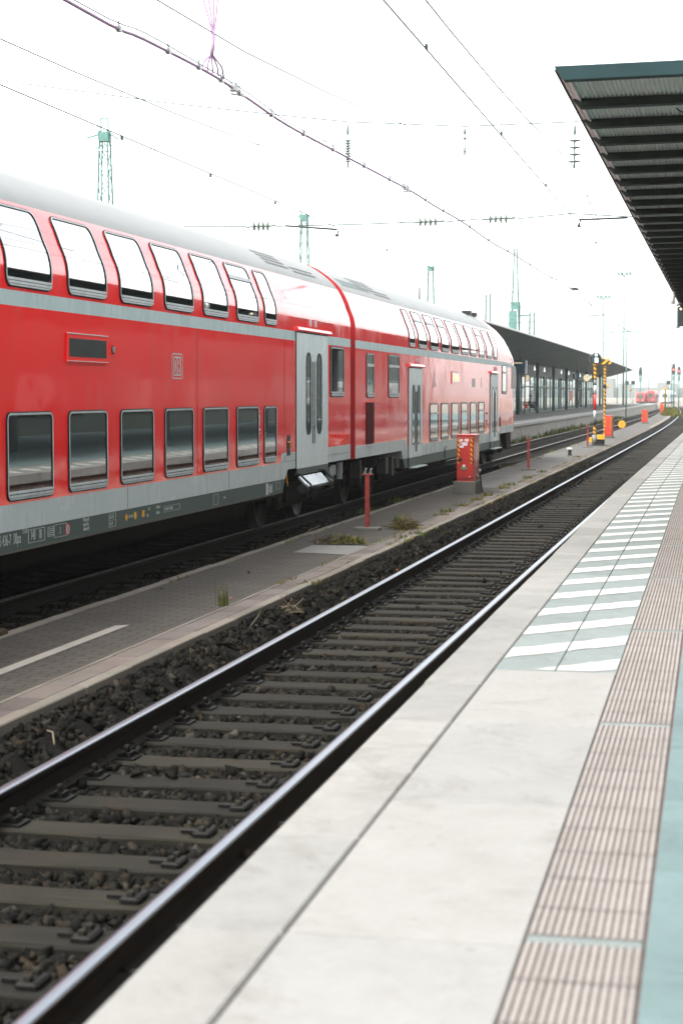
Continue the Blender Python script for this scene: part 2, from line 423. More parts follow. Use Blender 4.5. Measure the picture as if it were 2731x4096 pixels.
def bed(name, x_list, z_list, ys, k, amp, mat_, seed):
    r = np.random.default_rng(seed); mb = MB(); nx = len(x_list)
    for y in ys:
        for x, z in zip(x_list, z_list): mb.v.append((x + bend(y, k), y, z + r.normal() * amp))
    for j in range(len(ys) - 1):
        for i in range(nx - 1): mb.face((j * nx + i, j * nx + i + 1, (j + 1) * nx + i + 1, (j + 1) * nx + i))
    return tag(obj(name, mb, mat_, fix=False), kind='structure')
ysn = list(np.arange(1.5, 60, .12)) + list(np.arange(60, 330, 3))
xs1 = [-4.52, -4.45, -4.38, -4.3, -4.2, -4.1, -4.0, -3.9, -3.8, -3.7, -3.5, -3.3, -3.1, -2.9, -2.7, -2.5, -2.35, -2.2, -2.0, -1.8, -1.6, -1.3]
zs1 = [-.035 if x < -4.4 else -.075 if x < -4.28 else -.16 if x < -4.15 else -.19 if x < -4.0 else -.185 if x < -3.75 else -.222 for x in xs1]
bed('ballast_bed', xs1, zs1, ysn, 9e-5, .012, 'ballast', 3)
xs2 = [-10.0, -9.4, -8.9, -8.2, -7.6, -7.4, -7.2, -7.0, -6.85, -6.7, -6.55, -6.4, -6.28, -6.16]
zs2 = [-.2, -.2, -.2, -.22, -.22, -.22, -.2, -.19, -.17, -.14, -.11, -.09, -.07, -.06]
bed('ballast_bed', xs2, zs2, [-20, 0] + list(np.arange(8, 62, .15)) + list(np.arange(62, 330, 3)), 3e-5, .012, 'ballast', 4)

# loose stones: one mesh of many small crushed-stone shapes
def stones(name, P, size, label):
    iv = np.array([(x, y, z) for z in (-1, 1) for y in (-1, 1) for x in (-1, 1)], float) * .72
    fi = np.array([(0, 2, 3), (0, 3, 1), (4, 5, 7), (4, 7, 6), (0, 1, 5), (0, 5, 4), (2, 6, 7), (2, 7, 3), (0, 4, 6), (0, 6, 2), (1, 3, 7), (1, 7, 5)])
    n = len(P)
    V = iv[None] + rng.uniform(-.48, .48, (n, 8, 3))
    V = V * np.array((1.15, .95, .7)) * rng.uniform(.6, 1.35, (n, 1, 3)) * (size * np.minimum(rng.lognormal(0, .28, (n, 1, 1)), 1.45))
    # random rotation
    q = rng.normal(size=(n, 4)); q /= np.linalg.norm(q, axis=1)[:, None]
    a, b, c, d = q.T
    R = np.stack([np.stack([1 - 2 * (c * c + d * d), 2 * (b * c - a * d), 2 * (b * d + a * c)], -1),
                  np.stack([2 * (b * c + a * d), 1 - 2 * (b * b + d * d), 2 * (c * d - a * b)], -1),
                  np.stack([2 * (b * d - a * c), 2 * (c * d + a * b), 1 - 2 * (b * b + c * c)], -1)], 1)
    V = np.einsum('nij,nkj->nki', R, V) + P[:, None]
    F = (fi[None] + 8 * np.arange(n)[:, None, None]).reshape(-1)
    me = bpy.data.meshes.new(name); nf = n * 12
    me.vertices.add(n * 8); me.vertices.foreach_set('co', V.ravel())
    me.loops.add(nf * 3); me.loops.foreach_set('vertex_index', F.astype(np.int32))
    me.polygons.add(nf); me.polygons.foreach_set('loop_start', np.arange(0, nf * 3, 3, dtype=np.int32))
    me.update(calc_edges=True); me.materials.append(M['stones'])
    o = bpy.data.objects.new(name, me); C.objects.link(o)
    return tag(o, label, 'ballast', kind='stuff')

SL = .61
SY0 = 2.2
def zat(xs, zs, x): return np.interp(x, xs, zs)
def stone_pos(n, x0, x1, y0, y1, xs, zs, sleepers, p=1.0):
    x = rng.uniform(x0, x1, n); y = y0 + (y1 - y0) * rng.uniform(0, 1, n) ** p
    z = zat(xs, zs, x) + rng.uniform(-.004, .022, n)
    if sleepers:
        a, b = sleepers
        ph = np.abs((y - SY0 + SL / 2) % SL - SL / 2)
        on = (ph < .155) & (x > a) & (x < b)
        keep = ~on | (rng.uniform(0, 1, n) < .004)
        z = np.where(on, -.15, z)
        x, y, z = x[keep], y[keep], z[keep]
    return np.stack([x, y, z], 1)
P1 = np.concatenate([stone_pos(34000, -4.46, -1.55, 2.2, 52, xs1, zs1, (-4.36, -1.8), 1.25),
                     stone_pos(16000, -4.46, -1.55, 2.2, 16, xs1, zs1, (-4.36, -1.8), 1.0),
                     ])
P3 = stone_pos(26000, -4.47, -3.95, 5, 58, xs1, zs1, (-4.36, -1.8), 1.1)
stones('gravel', P3, .027, 'dark crushed stone ballast along the kerb of the paved strip')
stones('gravel', P1, .025, 'dark crushed stone ballast lying between the sleepers of the near track')
P2 = np.concatenate([stone_pos(12000, -7.35, -6.17, 12, 60, xs2, zs2, (-6.9 - 2.5, -6.92), 1.1)])
stones('gravel', P2, .028, 'dark crushed stone ballast beside the red train')

# ------------------------------------------------------------------ sleepers and rails
def sleeper_mesh(seed):
    r = random.Random(seed); mb = MB(); L, Wd, H = 1.26, .13, .15
    n = 9; c = .012; b = 0
    for i in range(n):
        x = -L + 2 * L * i / (n - 1); j = [r.uniform(-.006, .006) for _ in range(6)]
        mb.v += [(x, -Wd + j[0], -H), (x, -Wd + j[1], -c), (x, -Wd + c, j[2] * .5), (x, Wd - c, j[3] * .5), (x, Wd + j[4], -c), (x, Wd + j[5], -H)]
    for i in range(n - 1):
        for k in range(5): mb.face((i * 6 + k, i * 6 + k + 1, i * 6 + 6 + k + 1, i * 6 + 6 + k))
    mb.face([5 - k for k in range(6)]); mb.face([(n - 1) * 6 + k for k in range(6)])
    return mb
slp = []
for sd in range(4):
    o = obj('sleeper', sleeper_mesh(sd), 'wood', loc=(0, 0, 0)); slp.append(o)
# rail fastening: ribbed plate, two clips, two bolts
def fastening(dx):
    mb = MB()
    mb.box(dx - .19, dx + .19, -.08, .08, 0, .014)
    for s in (-1, 1):
        mb.box(dx + s * .12 - .035, dx + s * .12 + .035, -.055, .055, .014, .045)
        mb.lathe(dx + s * .12, 0, [(.02, .045), (.02, .085), (.012, .09)], 6)
        mb.tube([(dx + s * .075, -.05, .03), (dx + s * .12, -.065, .05), (dx + s * .12, .065, .05), (dx + s * .075, .05, .03)], .012, 5)
    return mb
fast = [obj('rail_fastening', fastening(dx), 'clip', parent=slp[0]) for dx in (-.75, .75)]
mb = MB(); mb.cbox(.40, .50, -.08, .08, .004, .03, .01, 0)
for sy in (-.045, .045): mb.cbox(.43, .465, sy - .018, sy + .018, .03, .055, .006, 1)
mb.box(.32, .40, -.012, .012, .004, .02, 0)
brk = obj('rail_anchor', mb, ['clip', 'wood'], parent=slp[0]); bmesh_ = brk.data; bpy.data.objects.remove(brk)
fmesh = [f.data for f in fast]
for f in fast: bpy.data.objects.remove(f)
X1, X2 = -3.1, -8.17
used = [False] * 4
def lay_sleepers(x, n, y0, label, group, k, near):
    for i in range(n):
        y = y0 + i * SL; j = random.randrange(4)
        if not used[j]: o = slp[j]; used[j] = True
        else: o = slp[j].copy(); C.objects.link(o)
        o.location = (x + bend(y, k) + random.uniform(-.025, .025), y + random.uniform(-.015, .015), -.172 + random.uniform(-.006, .006))
        o.rotation_euler = (0, 0, random.uniform(-.012, .012) + math.atan(2 * k * max(0, y - 85)))
        tag(o, label, 'sleeper', group)
        if y < near:
            for fm in fmesh:
                c = bpy.data.objects.new('rail_fastening', fm); C.objects.link(c); c.parent = o
            c = bpy.data.objects.new('rail_anchor', bmesh_); C.objects.link(c); c.parent = o
lay_sleepers(X1, 215, SY0, 'weathered timber sleeper of the near track, set in dark ballast beside the white platform', 'sleepers of the near track', 9e-5, 48)
lay_sleepers(X2, 80, SY0 + 20 * SL, 'dark timber sleeper of the track under and behind the red train', 'sleepers of the train track', 3e-5, 0)
mb = MB()
for i in range(215, 480):
    y = SY0 + i * SL; x = X1 + bend(y)
    mb.box(x - 1.26, x + 1.26, y - .13, y + .13, -.3, -.172, 0, 'd')
for i in range(100, 480):
    y = SY0 + i * SL; x = X2 + bend(y, 3e-5)
    mb.box(x - 1.26, x + 1.26, y - .13, y + .13, -.3, -.172, 0, 'd')
tag(obj('distant_sleepers', mb, 'wood'), 'distant sleepers of both tracks merging toward the horizon', 'sleepers', kind='stuff')

def rail(x, y0, y1, k, label, top_m='rail_top'):
    pr = [(-.07, -.172), (-.07, -.162), (-.012, -.145), (-.010, -.06), (-.034, -.042), (-.036, -.010), (-.030, -.002), (-.012, 0), (.012, 0), (.030, -.002), (.036, -.010), (.034, -.042), (.010, -.06), (.012, -.145), (.07, -.162), (.07, -.172)]
    ys = list(np.arange(y0, min(y1, 80), 4.0)) + list(np.arange(80, y1 + 1, 6.0)); n = len(pr); mb = MB()
    for y in ys:
        for px, pz in pr: mb.v.append((x + px + bend(y, k), y, pz))
    for j in range(len(ys) - 1):
        for i in range(n):
            i2 = (i + 1) % n; top = 6 <= i <= 8
            mb.face((j * n + i, j * n + i2, (j + 1) * n + i2, (j + 1) * n + i), 1 if top or i in (5, 9) else 0, 4 <= i <= 10)
    mb.face(range(n)); mb.face([(len(ys) - 1) * n + i for i in range(n)])
    tag(obj('rail', mb, ['rail_side', top_m], loc=(x, y0, 0)), label, 'rail')
rail(-2.345, 1.5, 340, 9e-5, 'polished rail running right beside the white platform edge')
rail(-3.855, 1.5, 340, 9e-5, 'polished rail of the near track on its side beside the paved strip')
rail(-7.42, 2, 340, 3e-5, 'rail of the train track on its side beside the paved strip', 'rail_dull')
rail(-8.92, 2, 340, 3e-5, 'rail of the train track nearest the far platform wall', 'rail_dull')

# ------------------------------------------------------------------ near platform
PT = .76
def strip_pts(xl, ys): return [(xl + poff(y), y) for y in ys]
yl = [1.0] + list(np.arange(3.5, 27.1, 4.7)) + list(np.arange(30, 140, 10))
mb = MB()      # body: base under the tiles and the wall towards the track, set back under the slabs
a = [(-1.27 + poff(y), y) for y in yl]; n = len(a)
for i in range(n - 1):
    (xa, ya), (xb, yb) = a[i], a[i + 1]
    mb.poly([(xa, ya, -.42), (xb, yb, -.42), (xb, yb, .60), (xa, ya, .60)], 0)
    mb.poly([(xa - .10, ya, .60), (xb - .10, yb, .60), (xb - .10, yb, PT - .012), (xa - .10, ya, PT - .012)], 0)
    mb.poly([(xa - .10, ya, .60), (xb - .10, yb, .60), (xb, yb, .60), (xa, ya, .60)], 0)
    mb.poly([(xa - .10, ya, PT - .012), (xb - .10, yb, PT - .012), (9.5, yb, PT - .012), (9.5, ya, PT - .012)], 1)
mb.poly([(-1.37, 1.0, -.42), (9.5, 1.0, -.42), (9.5, 1.0, PT - .012), (-1.37, 1.0, PT - .012)], 0)
struct('platform', mb, ['wall_near', 'joint'], fix=False)

def slab(mb, x0, x1, y0, y1, g=.003, m=0, th=.012, z=PT, c=.004):
    # one tile laid in the platform's own direction, with a small chamfer
    P = []
    for (dx, zz) in ((g, z - th), (g, z - c), (g + c, z)):
        P += [(x0 + dx + poff(y0), y0 + dx, zz), (x1 - dx + poff(y0), y0 + dx, zz), (x1 - dx + poff(y1), y1 - dx, zz), (x0 + dx + poff(y1), y1 - dx, zz)]
    b = len(mb.v); mb.v += P
    for r in (0, 4):
        for i in range(4): mb.face((b + r + i, b + r + (i + 1) % 4, b + r + 4 + (i + 1) % 4, b + r + 4 + i), m)
    mb.face((b + 8, b + 9, b + 10, b + 11), m)
mb = MB()
y = 4.41 - 1.02 * 3
while y < 135:
    dz = random.uniform(-.0015, .0015); dx = random.uniform(-.004, .004)
    slab(mb, -1.39 + dx, -1.10, y, y + 1.02, .005, 0, .16, PT + dz, .007); y += 1.02
struct('platform_edge', mb, 'slab')
mb = MB(); mg = MB()
yj = [8.95 - .3 * k for k in range(28)]           # tile joints in the plain foreground
for y0 in (1.4, 2.9, 4.42, 5.97, 7.46):
    y1 = {1.4: 2.9, 2.9: 4.42, 4.42: 5.97, 5.97: 7.46, 7.46: 8.95}[y0]
    slab(mb, -1.10, -.48, y0, y1, .0045, 0, .012, PT, .003)
struct('platform_tiles', mb, 'tile')
y = 8.95
while y < 133:
    for x0, x1 in ((-1.10, -.79), (-.79, -.48)):
        slab(mg, x0, x1, y, y + .61, .002, 0, .012, PT + random.uniform(-.0006, .0006), .003)
    y += .61
struct('platform_tiles', mg, 'tile_grey')
# hatched marking: worn white bars at 45 degrees
mb = MB(); k = 0; r_ = random.Random(5)
while True:
    yb = 8.72 + .917 * k; k += 1
    if yb > 110: break
    for x0, x1 in ((-1.092, -.795), (-.785, -.488)):
        n = 8; lo, hi = [], []
        for i in range(n + 1):
            x = x0 + (x1 - x0) * i / n; yy = yb - .30 + (x + 1.10) * 1.05
            a = yy + .0 + r_.uniform(-.018, .018); b = yy + .345 + r_.uniform(-.018, .018)
            lo.append((x + poff(yy), max(a, 8.97), PT + .003)); hi.append((x + poff(yy), max(b, 8.97), PT + .003))
        for i in range(n):
            if hi[i][1] - lo[i][1] > .01 or hi[i + 1][1] - lo[i + 1][1] > .01:
                mb.poly([lo[i], lo[i + 1], hi[i + 1], hi[i]])
struct('hatched_marking', mb, 'bar', fix=False)
# ribbed tactile strip: real grooves
mb = MB(); y = 4.48 - .306 * 9; kk = 0
while y < 130:
    kk += 1
    L_ = .306 if y < 40 else 3.06
    gap = .004; big = (kk % 10 == 0) and y < 40
    y0, y1 = y + gap, y + L_ - gap
    if big:    # plain cross joint
        slab(mb, -.48, -.18, y, y + .055, .001, 2, .012, PT - .001); y0 = y + .058
    nr = 14; pw = .299 / nr; x = -.4795
    for i in range(nr):
        xa = x + i * pw
        xs = [xa, xa + pw * .12, xa + pw * .2, xa + pw * .8, xa + pw * .88, xa + pw]
        zs = [PT - .007, PT - .007, PT, PT, PT - .007, PT - .007]
        for q in range(5):
            mb.poly([(xs[q] + poff(y0), y0, zs[q]), (xs[q + 1] + poff(y0), y0, zs[q + 1]), (xs[q + 1] + poff(y1), y1, zs[q + 1]), (xs[q] + poff(y1), y1, zs[q])], 1 if q in (0, 4) else 0)
    y += L_
struct('tactile_paving', mb, ['rib', 'groove', 'tile_grey'], fix=False)
mb = MB(); y = 1.2; row = 0
while y < 60:
    x = -.175
    while x < 3.2:
        slab(mb, x, x + .62, y, y + .31, .002, 0, .012, PT + random.uniform(-.0006, .0006)); x += .62
    y += .31
for (xa, xb, ya, yb) in ((3.2, 9.5, 1.0, 60), (-.175, 9.5, 60, 130)):
    mb.poly([(xa + poff(ya), ya, PT - .002), (xb, ya, PT - .002), (xb, yb, PT - .002), (xa + poff(yb), yb, PT - .002)])
struct('platform_paving', mb, 'paving')

# ------------------------------------------------------------------ service strip between the tracks
SZ = .05
mb = MB()
def run(mb, x0, x1, ys, z, m=0, zb=-.42, k=9e-5):
    for i in range(len(ys) - 1):
        a, b = ys[i], ys[i + 1]; A, B = bend(a, k), bend(b, k)
        mb.poly([(x0 + A, a, z), (x1 + A, a, z), (x1 + B, b, z), (x0 + B, b, z)], m)
run(mb, -6.08, -4.84, [2, 20, 40.0], SZ, 0)
run(mb, -6.08, -4.84, [40, 60, 84] + list(range(90, 330, 8)), SZ, 1)
struct('pavement', mb, ['paver', 'asphalt'], fix=False)
mb = MB(); y = 2.0; r_ = random.Random(3)
while y < 115:       # kerb stones at both sides and a row of reddish slabs
    B = bend(y + .5)
    for x0, x1, top in ((-6.2, -6.082, SZ + .012), (-4.585, -4.47, SZ + .010)):
        d = r_.uniform(-.006, .006)
        mb.cbox(x0 + B + d, x1 + B + d, y + .004, y + .996, -.40, top + r_.uniform(-.004, .004), .008, 0)
    y += 1.0
struct('kerb', mb, 'kerb')
mb = MB(); y = 2.0
while y < 115:
    B = bend(y + .25)
    mb.cbox(-4.838 + B, -4.80 + B, y + .002, y + .498, -.1, SZ + .009 + r_.uniform(-.002, .002), .004, 1)
    mb.cbox(-4.797 + B, -4.59 + B, y + .006, y + .494, -.1, SZ + .006 + r_.uniform(-.003, .003), .005, 0)
    y += .5
struct('kerb_slabs', mb, ['kerb_slab', 'kerb'])
mb = MB(); run(mb, -6.2, -4.5, [115.2] + list(range(120, 330, 8)), SZ - .01, 0); struct('path', mb, 'far_gravel', fix=False)
mb = MB(); mb.poly([(-5.62, 22.95, SZ + .005), (-4.845, 22.75, SZ + .005), (-4.845, 24.05, SZ + .005), (-5.0, 24.15, SZ + .005), (-5.63, 24.1, SZ + .005)]); struct('pavement_patch', mb, 'patch', fix=False)
mb = MB(); mb.poly([(-5.42, 8.6, SZ + .004), (-5.31, 8.6, SZ + .004), (-5.31, 15.38, SZ + .004), (-5.42, 15.30, SZ + .004)]); struct('pavement_line', mb, 'white_line', fix=False)

# ------------------------------------------------------------------ far platform
mb = MB(); XF = -9.85
ysf = [-10, 30, 80, 120, 160, 200, 240, 275]
for a, b in zip(ysf[:-1], ysf[1:]):
    A, B = bend(a, 2e-5), bend(b, 2e-5)
    mb.poly([(XF + A, a, -.42), (XF + B, b, -.42), (XF + B, b, .62), (XF + A, a, .62)], 0)
    mb.poly([(XF + .1 + A, a, .62), (XF + .1 + B, b, .62), (XF + .1 + B, b, .76), (XF + .1 + A, a, .76)], 1)
    mb.poly([(XF + A, a, .62), (XF + .1 + A, a, .62), (XF + .1 + B, b, .62), (XF + B, b, .62)], 0)
    for x0, x1, m in ((.1, -.28, 1), (-.28, -.5, 2), (-.5, -.78, 1), (-.78, -12, 2)):
        mb.poly([(XF + x1 + A, a, .76), (XF + x0 + A, a, .76), (XF + x0 + B, b, .76), (XF + x1 + B, b, .76)], m)
mb.poly([(XF - .1, 275, -.42), (XF - 12, 275, -.42), (XF - 12, 275, .76), (XF - .1, 275, .76)], 0)
mb.box(-44, -32, 20, 270, -.42, .76, 1)
struct('far_platform', mb, ['wall', 'bar', 'patch'], fix=False)

# ------------------------------------------------------------------ red double-deck train
TX = -8.17; HW = 1.39
def catmull(P, n=4):
    out = []
    for i in range(len(P) - 1):
        p0 = np.array(P[max(i - 1, 0)]); p1 = np.array(P[i]); p2 = np.array(P[i + 1]); p3 = np.array(P[min(i + 2, len(P) - 1)])
        for k in range(n):
            t = k / n
            out.append(tuple(.5 * (2 * p1 + (p2 - p0) * t + (2 * p0 - 5 * p1 + 4 * p2 - p3) * t * t + (3 * p1 - p0 - 3 * p2 + p3) * t ** 3)))
    out.append(tuple(P[-1])); return out
UP = [(1.39, 3.17), (1.39, 3.39), (1.387, 3.455), (1.373, 3.54), (1.345, 3.63), (1.305, 3.72), (1.255, 3.86), (1.195, 3.99), (1.14, 4.08), (1.06, 4.185), (.95, 4.29), (.82, 4.39), (.65, 4.50), (.45, 4.585), (.22, 4.645), (0, 4.665)]
UPC = catmull(UP, 2)
# profile by height for placing windows: arc length s from z = 0 along the right side
ZS = [0, 3.17] + [p[1] for p in UPC[1:]]; XSP = [1.39, 1.39] + [p[0] for p in UPC[1:]]
ARC = [0]
for i in range(1, len(ZS)): ARC.append(ARC[-1] + math.hypot(ZS[i] - ZS[i - 1], XSP[i] - XSP[i - 1]))
def s_of_z(z): return float(np.interp(z, ZS, ARC))
def side(s, off=0.0):
    z = float(np.interp(s, ARC, ZS)); x = float(np.interp(s, ARC, XSP))
    e = .04
    dz = float(np.interp(s + e, ARC, ZS) - np.interp(s - e, ARC, ZS)); dx = float(np.interp(s + e, ARC, XSP) - np.interp(s - e, ARC, XSP))
    L = math.hypot(dx, dz); nx, nz = dz / L, -dx / L
    return TX + x + nx * off, z + nz * off

def rrows(y0, y1, s0, s1, r, n=5, m=9):
    # rows (s, y left, y right) of a rounded rectangle, from bottom to top
    rows = []
    for i in range(n + 1):
        a = PI / 2 * i / n; rows.append((s0 + r - r * math.cos(a), y0 + r - r * math.sin(a), y1 - r + r * math.sin(a)))
    for i in range(1, m): rows.append((s0 + r + (s1 - s0 - 2 * r) * i / m, y0, y1))
    for i in range(n + 1):
        a = PI / 2 * i / n; rows.append((s1 - r + r * math.sin(a), y0 + r - r * math.cos(a), y1 - r + r * math.cos(a)))
    return rows
def loop(rows, off):
    L = [(*side(s, off), yl) for s, yl, yr in rows]; R = [(*side(s, off), yr) for s, yl, yr in reversed(rows)]
    return [(x, y, z) for x, z, y in L + R]
def pane_mesh(mb, rows, off, m=0):
    b = len(mb.v)
    for s, yl, yr in rows:
        x, z = side(s, off); mb.v += [(x, yl, z), (x, yr, z)]
    for i in range(len(rows) - 1): mb.face((b + 2 * i, b + 2 * i + 1, b + 2 * i + 3, b + 2 * i + 2), m, True)
def ring(mb, rowsA, offA, rowsB, offB, m=0):
    A, B = loop(rowsA, offA), loop(rowsB, offB); b = len(mb.v); n = len(A); mb.v += A + B
    for i in range(n): mb.face((b + i, b + (i + 1) % n, b + n + (i + 1) % n, b + n + i), m)

def window(parent, y0, y1, z0, z1, r=.09, tip=False, frame=.034, hopper=None):
    s0, s1 = s_of_z(z0), s_of_z(z1)
    def rr(d): return rrows(y0 + d, y1 - d, s0 + d, s1 - d, max(.02, r - d))
    mb = MB()
    ring(mb, rr(0), .0, rr(.004), .014, 0); ring(mb, rr(.004), .014, rr(.014), .016, 0)   # rubber
    ring(mb, rr(.014), .016, rr(.016), .019, 1); ring(mb, rr(.016), .019, rr(frame), .016, 1); ring(mb, rr(frame), .016, rr(frame + .004), .004, 0)
    w_ = obj('window', mb, ['rubber', 'sill'], parent)
    d = frame + .003
    mb = MB(); pane_mesh(mb, rrows(y0 + d, y1 - d, s0 + d + .055, s1 - d, max(.02, r - d)), .006)
    obj('pane', mb, 'glass', w_, fix=False)
    # sill: ribbed bright strip along the lower edge
    mb = MB()
    for k, (sa, sb, m) in enumerate(((.037, .062, 0), (.063, .070, 1), (.071, .096, 0))):
        xa, za = side(s0 + sa, .004); xb, zb = side(s0 + sb, .004); xc, zc = side(s0 + sb, .026 - k * .004); xd, zd = side(s0 + sa, .026 - k * .004)
        mb.prism([(xa, za), (xb, zb), (xc, zc), (xd, zd)], y0 + d + .01, y1 - d - .01, 'y', m)
    obj('sill', mb, ['sill', 'rubber'], w_)
    if tip:
        sm = s0 + (s1 - s0) * .70; mb = MB()
        xa, za = side(sm, .006); xb, zb = side(sm + .055, .006); xc, zc = side(sm + .055, .02); xd, zd = side(sm, .02)
        mb.prism([(xa, za), (xb, zb), (xc, zc), (xd, zd)], y0 + d, y1 - d, 'y', 0); obj('crossbar', mb, 'sill', w_)
    return w_

def shell(parent, secs, mfun, base, floor_z, end_caps=True):
    # secs: list of (y, halfwidth factor, top z or None); base: list of straight-side heights
    mb = MB(); prof = [(1.39, z) for z in base] + UPC; prof = prof + [(-x, z) for x, z in reversed(prof[:-1])]
    n = len(prof)
    for y, hw, top in secs:
        for x, z in prof:
            if top is not None and z > 2.9: z = 2.9 + (z - 2.9) * (top - 2.9) / (4.665 - 2.9)
            mb.v.append((TX + x * hw, y, z))
    zc = lambda i: (prof[i][1] + prof[i + 1][1]) / 2
    for j in range(len(secs) - 1):
        ym = (secs[j][0] + secs[j + 1][0]) / 2
        for i in range(n - 1): mb.face((j * n + i, j * n + i + 1, (j + 1) * n + i + 1, (j + 1) * n + i), mfun(zc(i), ym), prof[i][1] > 3.1 and prof[i + 1][1] > 3.1)
    mb.poly([mb.v[n - 1 - i] for i in range(n)], 5); mb.poly([mb.v[(len(secs) - 1) * n + i] for i in range(n)], 0 if end_caps else 5)  # first end wall coloured darker red in place of shade between the coaches
    mb.poly([(TX - 1.38, secs[0][0] + .01, floor_z), (TX + 1.38, secs[0][0] + .01, floor_z), (TX + 1.38, secs[-1][0] - .3, floor_z), (TX - 1.38, secs[-1][0] - .3, floor_z)], 4)
    return obj('body', mb, ['red', 'stripe', 'grey_roof', 'silver', 'skirt', 'red_dark'], parent)

def skirt(parent, P_silver, P_dark):
    mb = MB()
    mb.prism(P_silver, TX - HW, TX + HW, 'x', 0); mb.prism(P_dark, TX - HW - .002, TX + HW + .002, 'x', 1)
    y0, y1 = P_dark[0][0], P_dark[-1][0]
    return obj('skirt', mb, ['silver', 'skirt'], parent)

XS = TX + HW   # plane of the train's near side
def door(parent, y0, y1, z0, z1, zdark, panes, hood=True):
    ym = (y0 + y1) / 2
    mb = MB(); mb.box(XS + .001, XS + .006, y0 - .035, y1 + .035, z0 - .01, z1 + .02)
    fr = obj('door_frame', mb, 'rubber', parent)
    for k, (a, b) in enumerate(((y0, ym - .012), (ym + .012, y1))):
        mb = MB(); mb.cbox(XS + .006, XS + .030, a, b, zdark, z1, .003, 0); mb.cbox(XS + .006, XS + .030, a, b, z0, zdark - .001, .003, 1)
        lf = obj('door_leaf', mb, ['door', 'skirt'], parent)
        py0, py1, pz0, pz1 = panes[k]
        r = (py1 - py0) / 2 - .002
        s0, s1 = s_of_z(pz0), s_of_z(pz1)
        mb = MB(); A, B = rrows(py0, py1, s0, s1, r, 8, 4), rrows(py0 + .03, py1 - .03, s0 + .03, s1 - .03, r - .03, 8, 4)
        ring(mb, A, .030, A, .042); ring(mb, A, .042, B, .036); obj('pane_rubber', mb, 'rubber', lf)
        mb = MB(); pane_mesh(mb, B, .034); obj('pane', mb, 'dark_glass', lf, fix=False)
        hy = ym + (-.07 if k == 0 else .07)
        mb = MB(); mb.box(XS + .03, XS + .042, hy - .01, hy + .01, pz0 - .15, pz1 - .15); obj('grip_strip', mb, 'steel_dark', lf)
        if k == 0:
            mb = MB(); mb.lathe(ym - .06, 1.62, [(.028, XS + .03), (.028, XS + .05), (.02, XS + .055)], 12, axis='x'); obj('button', mb, 'green', lf)
    if hood:
        mb = MB(); mb.prism([(XS + .001, z1 + .03), (XS + .055, z1 + .022), (XS + .065, z1 + .045), (XS + .05, z1 + .085), (XS - .01, z1 + .10)], y0 - .06, y1 + .18, 'y')
        obj('rain_gutter', mb, 'red', parent)
        for yy in (y0 + .98, y0 + 1.36):
            mb = MB(); s0 = s_of_z(z1 + .115)
            A, B = rrows(yy - .032, yy + .032, s0, s0 + .12, .031, 6, 3), rrows(yy - .024, yy + .024, s0 + .008, s0 + .112, .023, 6, 3)
            ring(mb, A, 0, A, .02); ring(mb, A, .02, B, .028); pane_mesh(mb, B, .028); obj('door_lamp', mb, 'sticker', parent)

def bogie(parent, yc, half, frame=True):
    mb = MB()
    for s in (-1, 1):
        x = TX + s * .98
        mb.prism([(yc - half - .55, .42), (yc - half - .3, .62), (yc - .5, .70), (yc + .5, .70), (yc + half + .3, .62), (yc + half + .55, .42), (yc + half + .2, .36), (yc + .5, .30), (yc - .5, .30), (yc - half - .2, .36)], x - .06, x + .06)
        for q in (-1, 1):
            mb.lathe(yc + q * half, .46, [(.17, x - .1), (.17, x + .14), (.12, x + .17)], 14, axis='x')
            for dy in (-.28, .28): mb.lathe(x, yc + q * half + dy, [(.07, .52), (.09, .56), (.07, .62), (.09, .68), (.07, .74), (.09, .8), (.07, .86)], 10)
        mb.lathe(x, yc - .0, [(.2, .68), (.26, .76), (.22, .84), (.26, .92)], 14)
        for dy in (-.75, .7): mb.box(x + s * .05, x + s * .16, yc + dy - .09, yc + dy + .09, .38, .72)
    mb.box(TX - .95, TX + .95, yc - .35, yc + .35, .38, .66)
    b = obj('bogie', mb, 'black', parent)
    for q in (-1, 1):
        for s in (-1, 1):
            x = TX + s * .75; mb = MB()
            mb.lathe(yc + q * half, .46, [(.10, x - s * .1), (.46, x - s * .08), (.49, x - s * .07), (.49, x - s * .045), (.46, x - s * .04), (.46, x + s * .06), (.40, x + s * .065), (.38, x + s * .03), (.16, x + s * .02), (.14, x + s * .07)], 28, axis='x')
            obj('wheel', mb, 'steel_dark', b)
        mb = MB(); mb.tube([(TX - .7, yc + q * half, .46), (TX + .7, yc + q * half, .46)], .085, 10); obj('axle', mb, 'steel_dark', b)
    return b

def slots(parent, y0, y1, rows_, zc0, dy, skew):
    mb = MB()
    s0 = s_of_z(zc0)
    for r in range(rows_):
        s = s0 + r * .10; n = int((y1 - y0) / dy)
        for i in range(n):
            a = y0 + i * dy + skew * r
            P = []
            for (sy, yy) in ((s, a), (s, a + dy * .62), (s + .055, a + dy * .62), (s + .055, a)):
                x, z = side(sy, .004); P.append((x, yy, z))
            mb.poly(P)
    return obj('roof_vent', mb, 'steel_dark', parent, fix=False)

